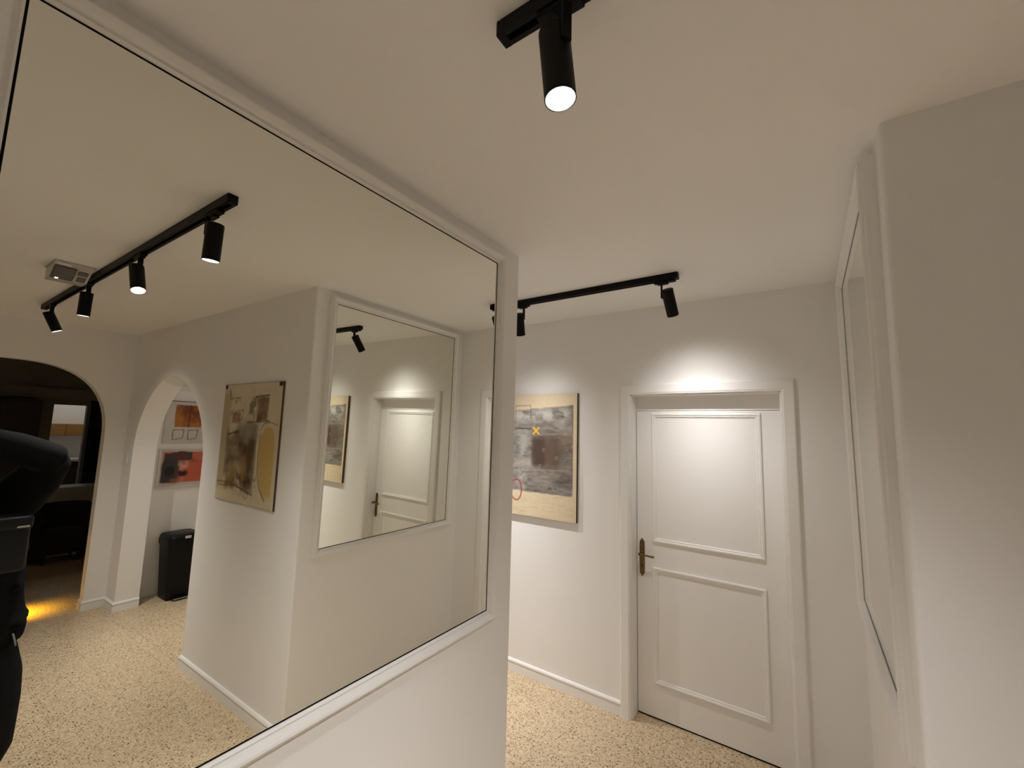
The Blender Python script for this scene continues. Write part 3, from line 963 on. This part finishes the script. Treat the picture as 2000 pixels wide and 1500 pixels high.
pr.over(m, lin(190, 96, 70))
pr.over(m * np.clip((pr.n(9, 102) - .5) * 4, 0, 1) * .7, lin(206, 140, 116))
gd = pr.rect(ku(1.712), ku(1.86), kv(-0.645), kv(-0.345), .02, .05, 103)
pr.over(gd, lin(62, 58, 60))
gd = pr.rect(ku(1.80), ku(1.95), kv(-0.43), kv(-0.335), .02, .07, 104)
pr.over(gd, lin(62, 60, 58))
pr.over(pr.rect(ku(1.86), ku(1.95), kv(-0.50), kv(-0.42), .04, .07, 105) * .8, lin(208, 160, 140))
pr.over(np.clip((pr.n(16, 108) - .56) * 6, 0, 1) * m * .55, lin(120, 44, 36))
pr.over(pr.ell(ku(1.775), kv(-0.525), .05 / pr.w * .9, .05 / pr.h), lin(34, 32, 34))
pr.over(pr.rect(ku(1.85), ku(1.93), kv(-0.58), kv(-0.525), .03, .07, 106), lin(36, 30, 30))
pr.over(pr.rect(ku(1.78), ku(1.86), kv(-0.645), kv(-0.60), .03, .06, 107) * .7, lin(160, 96, 72))
print_sheet('canvas', pr, (NX - 0.0295, y0, z0), (0, 1, 0), (0, 0, 1), (-1, 0, 0), M_PRINT, np2)
bm = bm_new()
for p0, p1, ow in (((NX - .0285, y0 + .008, z0 + .008), (NX - .0285, y1 - .008, z0 + .008), (0, 0, -1)), ((NX - .0285, y1 - .008, z0 + .008), (NX - .0285, y1 - .008, z1 - .008), (0, 1, 0)),
                   ((NX - .0285, y1 - .008, z1 - .008), (NX - .0285, y0 + .008, z1 - .008), (0, 0, 1)), ((NX - .0285, y0 + .008, z1 - .008), (NX - .0285, y0 + .008, z0 + .008), (0, -1, 0))):
    add_rail(bm, p0, p1, ow, (-1, 0, 0), [(0, 0), (0, .006), (.008, .006), (.008, 0)])
obj('frame', bm, M_PALE, np2)

# ------------------------------------------------------------------ pedal bin in the niche
BX, BY = 4.185, 1.885
pb = thing('pedal_bin', 'black plastic pedal bin with rounded lid standing behind the narrow arch', 'bin', (BX, BY, 0))
def rr(hx_, hy_, r, n=6, bow=0.0):
    """rounded rectangle; the -x side bowed out"""
    out = []
    for cx_, cy_, a0 in ((hx_ - r, hy_ - r, 0), (-hx_ + r, hy_ - r, 90), (-hx_ + r, -hy_ + r, 180), (hx_ - r, -hy_ + r, 270)):
        for k in range(n + 1):
            t = math.radians(a0 + 90 * k / n)
            x, y = cx_ + r * math.cos(t), cy_ + r * math.sin(t)
            if x < 0:
                x -= bow * (1 - (y / hy_) ** 2) * min(1, -x / hx_)
            out.append((x, y))
    return out
def loft(bm, secs):
    rings = [[bm.verts.new((x, y, z)) for x, y in s] for s, z in secs]
    n = len(rings[0])
    for A_, B_ in zip(rings, rings[1:]):
        for k in range(n):
            bm.faces.new((A_[k], A_[(k + 1) % n], B_[(k + 1) % n], B_[k]))
    bm.faces.new(list(reversed(rings[0])))
    bm.faces.new(rings[-1])
bm = bm_new()
loft(bm, [(rr(.118, .108, .03, 6, .018), 0.0), (rr(.120, .110, .032, 6, .02), .06), (rr(.142, .135, .04, 6, .026), .54), (rr(.142, .135, .04, 6, .026), .545)])
obj('body', bm, M_PLASTIC, pb, smooth=True, angle=35)
bm = bm_new()
loft(bm, [(rr(.150, .142, .045, 6, .028), .520), (rr(.152, .144, .045, 6, .028), .555), (rr(.150, .142, .045, 6, .028), .575), (rr(.146, .138, .045, 6, .028), .578)])
obj('rim', bm, M_PLASTIC, pb, smooth=True, angle=35)
bm = bm_new()
loft(bm, [(rr(.147, .140, .048, 6, .028), .579), (rr(.147, .140, .048, 6, .028), .602), (rr(.135, .128, .045, 6, .026), .618), (rr(.095, .09, .04, 6, .02), .628)])
obj('lid', bm, M_PLASTIC, pb, smooth=True, angle=50)
bm = box_bm(-.181, -.170, -.02, .03, .588, .612, bev=.002)
obj('label_tag', bm, M_SILVER, pb)
bm = bm_new()
add_box(bm, -.185, -.12, -.075, .075, .012, .026, bev=.005)
pd = obj('pedal', bm, M_PLASTIC, pb)
obj('pedal_strip', box_bm(-.188, -.184, -.07, .07, .017, .022), M_SILVER, pd)

# small wall switch on the pier between the two arches
sw = thing('wall_switch', 'tiny white wall switch on the pier between the two arches', 'switch', (0, 0, 0))
obj('plate', box_bm(4.245, 4.315, YC - 0.010, YC - 0.0005, H0 - 0.43, H0 - 0.32, bev=.003), M_TRIM, sw)
obj('rocker', box_bm(4.265, 4.295, YC - 0.016, YC - 0.0095, H0 - 0.405, H0 - 0.345, bev=.002), M_PALE, sw)

# ------------------------------------------------------------------ dark room beyond the wide arch
cb = thing('cupboard', 'tall dark wooden cupboard in the dark room beyond the wide arch', 'cupboard', (7.78, 0.9, 0))
obj('carcass', box_bm(-.2, .2, -.55, .42, 0, 1.98), M_DWOOD, cb)
for s in (0, 1):
    dr = obj('door', box_bm(-.222, -.201, -.54 + s * .48, -.07 + s * .48, .06, 1.95, bev=.004), M_DWOOD, cb)
    obj('handle', box_bm(-.238, -.223, -.09 + s * .06, -.08 + s * .06, .95, 1.10), M_BRASS, dr)
ct = thing('curtain', 'black floor-length curtain hanging beside the lit doorway in the dark room', 'curtain', (7.95, 2.08, 0))
bm = bm_new()
n = 60
f1 = [bm.verts.new((.03 * math.sin(k * .9), -.19 + .38 * k / n, .02)) for k in range(n + 1)]
f2 = [bm.verts.new((.03 * math.sin(k * .9), -.19 + .38 * k / n, 2.0)) for k in range(n + 1)]
b1 = [bm.verts.new((.03 * math.sin(k * .9) + .004, -.19 + .38 * k / n, .02)) for k in range(n + 1)]
b2 = [bm.verts.new((.03 * math.sin(k * .9) + .004, -.19 + .38 * k / n, 2.0)) for k in range(n + 1)]
for k in range(n):
    bm.faces.new((f1[k], f1[k + 1], f2[k + 1], f2[k]))
    bm.faces.new((b1[k + 1], b1[k], b2[k], b2[k + 1]))
obj('cloth', bm, M_DFAB, ct, smooth=True)
bm = bm_new()
add_tube(bm, [(0, -.21, 2.005), (0, .21, 2.005)], .011, 10)
obj('rod', bm, M_BLACK, ct)
sb = thing('sideboard', 'low pale sideboard against the far wall of the dark room', 'sideboard', (7.69, 1.55, 0))
obj('body', box_bm(-.17, .17, -.22, .72, .08, .74), M_PALE, sb)
obj('top', box_bm(-.19, .18, -.23, .73, .74, .77, bev=.003), M_PALE, sb)
obj('plinth', box_bm(-.15, .16, -.20, .70, 0, .08), M_DWOOD, sb)
# rounded tub armchair
ac = thing('armchair', 'dark rounded tub armchair in the dark room beyond the wide arch', 'armchair', (6.55, 1.47, 0))
bm = bm_new()
N_ = 28
secs = []
for rO, z in ((.28, .05), (.30, .2), (.31, .42), (.30, .60), (.27, .68)):
    secs.append((rO, z))
ro, ri = [], []
for k in range(N_ + 1):
    t = math.radians(-130 + 260 * k / N_)
    drop = 0.20 * max(0, (abs(t) - 1.2)) / 1.07
    ro.append([bm.verts.new((rr_ * math.cos(t), rr_ * math.sin(t), z if z < .4 else .4 + (z - .4) * (1 - drop * 3.2))) for rr_, z in secs])
    ri.append([bm.verts.new((.20 * math.cos(t), .20 * math.sin(t), z if z < .4 else .4 + (z - .4) * (1 - drop * 3.2))) for rr_, z in secs])
for k in range(N_):
    for j in range(len(secs) - 1):
        bm.faces.new((ro[k][j], ro[k + 1][j], ro[k + 1][j + 1], ro[k][j + 1]))
        bm.faces.new((ri[k + 1][j], ri[k][j], ri[k][j + 1], ri[k + 1][j + 1]))
    bm.faces.new((ro[k][-1], ro[k + 1][-1], ri[k + 1][-1], ri[k][-1]))
for k in (0, N_):
    for j in range(len(secs) - 1):
        bm.faces.new((ro[k][j], ri[k][j], ri[k][j + 1], ro[k][j + 1]))
obj('backrest', bm, M_DFAB, ac, smooth=True, angle=60)
bm = bm_new()
loft(bm, [(rr(.22, .20, .09, 6, .03), .12), (rr(.23, .20, .09, 6, .03), .36), (rr(.21, .19, .09, 6, .03), .42)])
obj('seat', bm, M_DFAB, ac, smooth=True, angle=50)
for sx, sy in ((-.15, -.15), (-.15, .15), (.18, -.15), (.18, .15)):
    bm = bm_new()
    add_lathe(bm, [(0, 0), (.014, 0), (.02, .13), (0, .13)], 10, Matrix.Translation((sx, sy, 0)))
    obj('leg', bm, M_DWOOD, ac)
# lit room seen through the doorway of the dark room
struct('wall_lit_room_far', box_bm(9.6, 9.7, 1.0, 2.8, 0, CZ), M_WALL)
struct('wall_lit_room_near', box_bm(8.1, 9.6, 1.0, 1.1, 0, CZ), M_WALL)
struct('wall_lit_room_side', box_bm(8.1, 9.6, 2.7, 2.8, 0, CZ), M_WALL)
struct('floor_lit_room', box_bm(8.3, 9.7, 1.0, 2.8, -.06, 0), M_TERR)
struct('ceiling_lit_room', box_bm(8.3, 9.7, 1.0, 2.8, CZ, CZ + .1), M_CEIL)
sf = thing('wall_cabinet', 'ochre wooden wall cabinet in the lit room past the dark room', 'cabinet', (9.45, 1.9, 1.44))
obj('carcass', box_bm(-.13, .149, -.7, .7, 0, .20), M_OCHRE, sf)
for k in range(4):
    obj('door', box_bm(-.148, -.131, -.69 + k * .347, -.355 + k * .347, .01, .19), M_OCHRE, sf)
wt = thing('worktop_unit', 'dark unit with a white worktop in the lit room past the dark room', 'worktop', (9.295, 1.9, 0))
obj('cabinet', box_bm(-.25, .29, -.7, .7, 0, 1.02), M_DWOOD, wt)
obj('worktop', box_bm(-.28, .295, -.72, .72, 1.02, 1.06, bev=.003), M_PALE, wt)
pl = bpy.data.lights.new('ceiling_bulb', 'POINT')
pl.energy = 1.5
pl.color = (1, .95, .9)
pl.shadow_soft_size = .06
plo = bpy.data.objects.new('ceiling_bulb', pl)
COL.objects.link(plo)
plo.location = (8.9, 1.9, 2.38)
pt_ = thing('pendant_lamp', 'small pendant bulb holder in the lit room past the dark room', 'lamp', (8.9, 1.9, CZ))
bm = bm_new()
add_lathe(bm, [(0, 0), (.04, 0), (.04, -.02), (.006, -.03), (.006, -.10), (.022, -.11), (.024, -.15), (0, -.15)], 16)
obj('holder', bm, M_BLACK, pt_)
# ceiling lamp of the niche, out of sight behind the narrow arch
nl = thing('ceiling_lamp', 'small round ceiling lamp of the niche behind the narrow arch', 'lamp', (3.0, 2.15, 2.072))
bm = bm_new()
add_lathe(bm, [(0, 0), (.07, 0), (.07, -.012), (.062, -.022), (0, -.022)], 24)
obj('rim', bm, M_TRIM, nl, smooth=True, angle=40)
bm = bm_new()
add_lathe(bm, [(0, -.0222), (.055, -.0222), (.04, -.032), (0, -.036)], 24)
obj('diffuser', bm, emis('lamp_diffuser', (1, .95, .92), 3.0), nl, smooth=True)
pl = bpy.data.lights.new('niche_bulb', 'POINT')
pl.energy = 1.3
pl.color = (1, .90, .84)
pl.shadow_soft_size = .04
plo = bpy.data.objects.new('niche_bulb', pl)
COL.objects.link(plo)
plo.parent = nl
plo.location = (0, 0, -.08)
# amber night lamp on the dark room's floor: a hooded stem lamp throwing a yellow pool on the tiles
AL = (4.68, 0.70, 0.0)
al = thing('night_lamp', 'small hooded amber floor lamp glowing inside the wide arch', 'lamp', AL)
bm = bm_new()
add_lathe(bm, [(0, 0), (.05, 0), (.05, .010), (.012, .016), (0, .016)], 20)
obj('base', bm, M_BLACK, al)
bm = bm_new()
add_tube(bm, [(0, 0, .012), (0, 0, .20), (.01, .02, .235), (.02, .05, .25), (.025, .065, .245)], .006, 10)
obj('stem', bm, M_BLACK, al, smooth=True)
hm = Matrix.Translation((.03, .085, .235)) @ Matrix.Rotation(math.radians(22), 4, 'X')
bm = bm_new()
add_lathe(bm, [(0, .02), (.022, .018), (.045, -.035), (.043, -.035), (.020, .012), (0, .014)], 20, hm)
obj('hood', bm, M_BLACK, al, smooth=True, angle=40)
bm = bm_new()
add_lathe(bm, [(0, -.012), (.012, -.010), (.012, .012), (0, .013)], 14, hm)
obj('bulb', bm, M_AMBER, al, smooth=True)
pl = bpy.data.lights.new('amber_bulb', 'SPOT')
pl.energy = 10.0
pl.color = (1, .52, .008)
pl.spot_size = math.radians(110)
pl.spot_blend = 1.0
pl.shadow_soft_size = .012
plo = bpy.data.objects.new('amber_bulb', pl)
COL.objects.link(plo)
plo.parent = al
plo.matrix_local = hm @ Matrix.Translation((0, 0, -.022))

# ------------------------------------------------------------------ the photographer, seen in the mirror
def skin_mesh(name, verts, edges, radii, root, material, parent=None, sub=2, flat=None):
    me = bpy.data.meshes.new(name)
    me.from_pydata([tuple(v) for v in verts], edges, [])
    me.materials.append(material)
    o = bpy.data.objects.new(name, me)
    COL.objects.link(o)
    md = o.modifiers.new('skin', 'SKIN')
    md.use_smooth_shade = True
    sv = me.skin_vertices[0].data if me.skin_vertices else None
    if sv is None:
        bpy.context.view_layer.objects.active = o
    for i, r in enumerate(radii):
        me.skin_vertices[0].data[i].radius = r if isinstance(r, tuple) else (r, r)
        me.skin_vertices[0].data[i].use_root = (i == root)
    sd = o.modifiers.new('sub', 'SUBSURF')
    sd.levels = sub
    sd.render_levels = sub
    if parent is not None:
        o.parent = parent
    return o
class Skel:
    def __init__(s):
        s.v, s.e, s.r, s.k = [], [], [], {}
    def add(s, key, p, r, frm=None):
        s.k[key] = len(s.v)
        s.v.append(Vector(p)); s.r.append(r)
        if frm is not None:
            s.e.append((s.k[frm], s.k[key]))
    def hand(s, side, wrist_key, palm, aim, thumbdir, spread):
        """palm plus five fingers, each its own chain, bent at the knuckles towards `curl`"""
        palm, aim, td, sp = Vector(palm), Vector(aim).normalized(), Vector(thumbdir).normalized(), Vector(spread).normalized()
        curl = aim.cross(sp).normalized()
        if curl.dot(Vector((-1, 0, 0))) < 0:
            curl = -curl
        s.add(side + 'palm', palm, (.026, .016), wrist_key)
        s.add(side + 'knuckle', palm + aim * .035, (.032, .012), side + 'palm')
        for i, L in enumerate((.072, .080, .074, .058)):
            b = palm + aim * .055 + sp * (-.030 + .020 * i)
            s.add(f'{side}f{i}a', b, .0088, side + 'knuckle')
            s.add(f'{side}f{i}b', b + aim * L * .45 + curl * L * .12, .0082, f'{side}f{i}a')
            s.add(f'{side}f{i}c', b + aim * L * .70 + curl * L * .42, .0070, f'{side}f{i}b')
        s.add(side + 't0', palm - sp * .03 + aim * .008, .0115, side + 'palm')
        s.add(side + 't1', palm - sp * .048 + aim * .03 + curl * .012, .0095, side + 't0')
        s.add(side + 't2', palm - sp * .044 + aim * .055 + curl * .026, .0080, side + 't1')
PXO = Vector((0, 0, 0))
S = Skel()
S.add('pelvis', (1.63, .17, .96), (.15, .11))
S.add('spine', (1.63, .17, 1.14), (.135, .10), 'pelvis')
S.add('chest', (1.62, .17, 1.33), (.155, .11), 'spine')
S.add('neckbase', (1.605, .17, 1.455), (.075, .07), 'chest')
S.add('neck', (1.59, .165, 1.515), (.055, .055), 'neckbase')
S.add('jaw', (1.565, .152, 1.572), (.068, .072), 'neck')
S.add('cheek', (1.568, .15, 1.625), (.082, .088), 'jaw')
S.add('brow', (1.575, .15, 1.685), (.088, .102), 'cheek')
S.add('crown', (1.582, .15, 1.745), (.074, .088), 'brow')
S.add('rsho', (1.61, .355, 1.415), .062, 'chest')
S.add('relb', (1.415, .424, 1.592), .044, 'rsho')
S.add('rwri', (1.285, .175, 1.685), .030, 'relb')
S.add('lsho', (1.61, -.015, 1.415), .062, 'chest')
S.add('lelb', (1.42, -.135, 1.50), .044, 'lsho')
S.add('lwri', (1.235, -.115, 1.675), .030, 'lelb')
S.hand('r', 'rwri', (1.252, .115, 1.715), (-.38, -.75, .42), (0, 0, -1), (.35, .25, .9))
S.hand('l', 'lwri', (1.195, -.085, 1.715), (-.60, .50, .52), (0, 0, -1), (.35, .25, .9))
for s_, yy in (('r', .285), ('l', .055)):
    S.add(s_ + 'hip', (1.63, yy, .90), .095, 'pelvis')
    dy = .02 if s_ == 'r' else -.02
    S.add(s_ + 'knee', (1.61, yy + dy, .50), .062, s_ + 'hip')
    S.add(s_ + 'ank', (1.635, yy + dy * 1.5, .095), .042, s_ + 'knee')
    S.add(s_ + 'heel', (1.65, yy + dy * 1.5, .045), .036, s_ + 'ank')
    S.add(s_ + 'toe', (1.46, yy + dy * 2, .032), (.042, .025), s_ + 'heel')
person = skin_mesh('person', S.v, S.e, S.r, 0, M_SKIN)
person['label'] = 'person in black jacket and trousers raising a phone before the mirror'
person['category'] = 'person'
person['kind'] = 'thing'
# clothes follow the body: overlapping lofts fused into one skin
def rings(bm, secs, seg=24):
    """elliptic horizontal sections (cx, cy, z, rx, ry)"""
    R = []
    for cx_, cy_, z, rx, ry in secs:
        R.append([bm.verts.new((cx_ + rx * math.cos(2 * math.pi * k / seg), cy_ + ry * math.sin(2 * math.pi * k / seg), z)) for k in range(seg)])
    for A_, B_ in zip(R, R[1:]):
        for k in range(seg):
            bm.faces.new((A_[k], A_[(k + 1) % seg], B_[(k + 1) % seg], B_[k]))
    bm.faces.new(list(reversed(R[0])))
    bm.faces.new(R[-1])
def fuse(name, bm, m, parent, vox=.011, it=5):
    o = obj(name, bm, m, parent, smooth=True)
    r = o.modifiers.new('fuse', 'REMESH')
    r.mode = 'VOXEL'
    r.voxel_size = vox
    r.use_smooth_shade = True
    k = o.modifiers.new('soften', 'SMOOTH')
    k.factor = .5
    k.iterations = it
    return o
bm = bm_new()
rings(bm, [(1.62, .165, .850, .165, .268), (1.62, .165, .90, .172, .276), (1.62, .165, 1.02, .165, .256), (1.62, .165, 1.15, .160, .250),
           (1.62, .168, 1.28, .155, .242), (1.615, .168, 1.37, .135, .225), (1.61, .168, 1.43, .105, .185), (1.60, .168, 1.475, .078, .090), (1.595, .168, 1.50, .068, .078)])
add_tube(bm, [(1.60, .30, 1.37), (1.585, .355, 1.425), (1.50, .390, 1.505), (1.41, .412, 1.588)], .08, 16, [.10, .092, .078, .060])
add_tube(bm, [(1.425, .432, 1.583), (1.400, .410, 1.590), (1.345, .295, 1.640), (1.297, .200, 1.676)], .06, 16, [.030, .060, .057, .044])
add_tube(bm, [(1.60, .04, 1.37), (1.585, -.015, 1.425), (1.50, -.08, 1.455), (1.42, -.135, 1.50)], .08, 16, [.10, .090, .076, .062])
add_tube(bm, [(1.43, -.145, 1.49), (1.41, -.135, 1.51), (1.335, -.128, 1.58), (1.258, -.118, 1.652)], .06, 16, [.03, .060, .055, .044])
for za, yb_ in ((.93, .425), (1.08, .408), (1.20, .40)):            # soft folds at the side seam
    add_tube(bm, [(1.50, yb_ - .03, za), (1.56, yb_ - .004, za + .02), (1.64, yb_ + .006, za + .01)], .014, 8)
fuse('jacket', bm, M_CLOTH, person)
bm = bm_new()
rings(bm, [(1.63, .17, .78, .14, .20), (1.63, .17, .86, .155, .215), (1.63, .17, 1.0, .145, .20)])
for yy, sg in ((.315, 1), (.025, -1)):
    add_tube(bm, [(1.63, .17 + sg * .10, .88), (1.625, yy - sg * .008, .79), (1.615, yy + sg * .008, .71), (1.61, yy + sg * .014, .62), (1.61, yy + sg * .018, .53), (1.612, yy + sg * .02, .46),
                  (1.625, yy + sg * .005, .38), (1.63, yy, .25), (1.63, yy, .075)], .1, 18, [.12, .122, .124, .122, .116, .112, .098, .088, .078])
fuse('trousers', bm, M_TROUSER, person, .011, 4)
for s_, yy in (('r', .315), ('l', .025)):
    dy = .03 if s_ == 'r' else -.03
    bm = bm_new()
    def foot(hx_, hy_, z):
        return ([(1.55 + x, yy + dy * .5 + y) for x, y in rr(hx_, hy_, .045, 6, .02)], z)
    loft(bm, [foot(.132, .050, .022), foot(.134, .052, .05), foot(.120, .048, .075)])
    add_tube(bm, [(1.62, yy + dy * .5, .07), (1.63, yy + dy * .5, .13)], .05, 14)
    obj('shoe', bm, M_SHOE, person, smooth=True, angle=50)
    bm = bm_new()
    loft(bm, [foot(.136, .054, .0), foot(.137, .055, .022)])
    obj('sole', bm, M_RUBBER, person)
# face and hair, set on the finished skin
bpy.context.view_layer.update()
_dg = bpy.context.evaluated_depsgraph_get()
_pe = person.evaluated_get(_dg)
def skin_at(y, z, d=(1, 0, 0), x0=1.43):
    hit, loc, nrm, idx = _pe.ray_cast(Vector((x0, y, z)), Vector(d))
    return loc.x if hit else 1.50
def ear_at(sy):
    hit, loc, nrm, idx = _pe.ray_cast(Vector((1.585, .15 + sy * .13, 1.655)), Vector((0, -sy, 0)))
    return loc.y if hit else .15 + sy * .075
M_EYE = mat('eye_white', (.75, .74, .72), .2)
for sy in (-1, 1):
    yy, zz = .15 + sy * .031, 1.660
    fx = skin_at(yy, zz)
    bm = bm_new()
    bmesh.ops.create_uvsphere(bm, u_segments=14, v_segments=10, radius=.0125, matrix=Matrix.Translation((fx + .0075, yy, zz)) @ Matrix.Diagonal((1, 1.15, .75, 1)))
    ey = obj('eye', bm, M_EYE, person, smooth=True)
    bm = bm_new()
    bmesh.ops.create_uvsphere(bm, u_segments=12, v_segments=8, radius=.0058, matrix=Matrix.Translation((fx - .0015, yy, zz)))
    obj('iris', bm, M_HAIR, ey, smooth=True)
    bm = bm_new()
    add_tube(bm, [(skin_at(yy - .02, zz + .019) - .001, yy - .02, zz + .019), (skin_at(yy, zz + .023) - .001, yy, zz + .023), (skin_at(yy + .02, zz + .019) - .001, yy + .02, zz + .019)], .0035, 8, [.002, .004, .002])
    obj('eyebrow', bm, M_HAIR, person, smooth=True)
    bm = bm_new()
    ye = ear_at(sy)
    add_tube(bm, [(1.578, ye, 1.625), (1.572, ye + sy * .008, 1.640), (1.575, ye + sy * .013, 1.672), (1.592, ye + sy * .010, 1.684), (1.600, ye + sy * .004, 1.660), (1.590, ye, 1.635)], .007, 8)
    obj('ear', bm, M_SKIN, person, smooth=True)
bm = bm_new()
nx0 = skin_at(.15, 1.625)
add_tube(bm, [(skin_at(.15, 1.668) + .004, .15, 1.668), (nx0 - .004, .15, 1.650), (nx0 - .014, .15, 1.630), (nx0 - .004, .15, 1.617)], .01, 12, [.006, .009, .013, .011])
obj('nose', bm, M_SKIN, person, smooth=True)
bm = bm_new()
mz = 1.588
add_tube(bm, [(skin_at(.15 + dy, mz) + .001, .15 + dy, mz + .002 * (abs(dy) < .012)) for dy in (-.024, -.012, 0, .012, .024)], .006, 8, [.002, .005, .006, .005, .002])
obj('mouth', bm, mat('lip', (.40, .16, .13), .45), person, smooth=True)
bm = bm_new()
bmesh.ops.create_uvsphere(bm, u_segments=28, v_segments=18, radius=1.0)
for v in list(bm.verts):
    if v.co.z < -.25 - .35 * (v.co.x > .2) + .65 * (v.co.x < -.45):
        bm.verts.remove(v)
for v in bm.verts:
    v.co = Vector((1.588 + v.co.x * .102, .15 + v.co.y * .088, 1.702 + v.co.z * .092))
obj('hair', bm, M_HAIR, person, smooth=True)
# small drawn details on the clothes
bm = bm_new()
add_tube(bm, [(1.515, .388, .90), (1.512, .396, .868), (1.53, .402, .846)], .003, 6)
obj('drawstring', bm, M_GREYCORD, person, smooth=True)
bm = bm_new()
zx = lambda a, b: (1.535 + a * .55, .405 + a * .8, .515 + b)
add_tube(bm, [zx(-.022, .010), zx(-.006, .018), zx(.010, .012), zx(.002, -.002), zx(-.020, -.014), zx(-.026, -.018), zx(.014, -.018)], .0022, 6)
obj('logo', bm, M_RED, person, smooth=True)

# sling bag worn on the hip side of the jacket
bg = thing('sling_bag', 'small black sling bag with metal buckles worn across the jacket', 'bag', (1.395, .295, 1.285))
obj('pouch', box_bm(-.045, .045, -.085, .075, -.11, .09, bev=.018, seg=3), M_PLASTIC, bg, smooth=True, angle=60)
obj('flap', box_bm(-.051, .040, -.089, .079, .045, .100, bev=.014, seg=3), M_PLASTIC, bg, smooth=True, angle=60)
for yy in (-.04, .052):
    obj('buckle', box_bm(-.056, -.050, yy - .016, yy + .016, .055, .062, bev=.001), M_STRAPM, bg)
bm = bm_new()
add_tube(bm, [(.02, -.06, .095), (.06, -.10, .12), (.095, -.15, .145), (.12, -.19, .16)], .007, 8)
obj('strap', bm, M_PLASTIC, bg, smooth=True)

# the phone itself, behind the viewpoint
ph = thing('phone', 'black phone held up in both hands before the mirror', 'phone', (0, 0, 0))
ph.matrix_world = Matrix.Translation(CAM) @ Matrix((
    (R_.x, U_.x, -fwd.x, 0), (R_.y, U_.y, -fwd.y, 0), (R_.z, U_.z, -fwd.z, 0), (0, 0, 0, 1)))
obj('body', box_bm(-.030, .128, -.050, .026, .006, .014, bev=.003), M_BLACK, ph)
obj('screen', box_bm(-.027, .125, -.047, .023, .0141, .0148), mat('phone_screen', (.02, .02, .025), .1), ph)
for k in range(3):
    bm = bm_new()
    add_lathe(bm, [(0, .0045), (.006, .0045), (.006, .0062), (0, .0062)], 16, Matrix.Translation((-.012 + k * .018, -.008, 0)))
    obj('camera_lens', bm, M_EMLENS, ph)
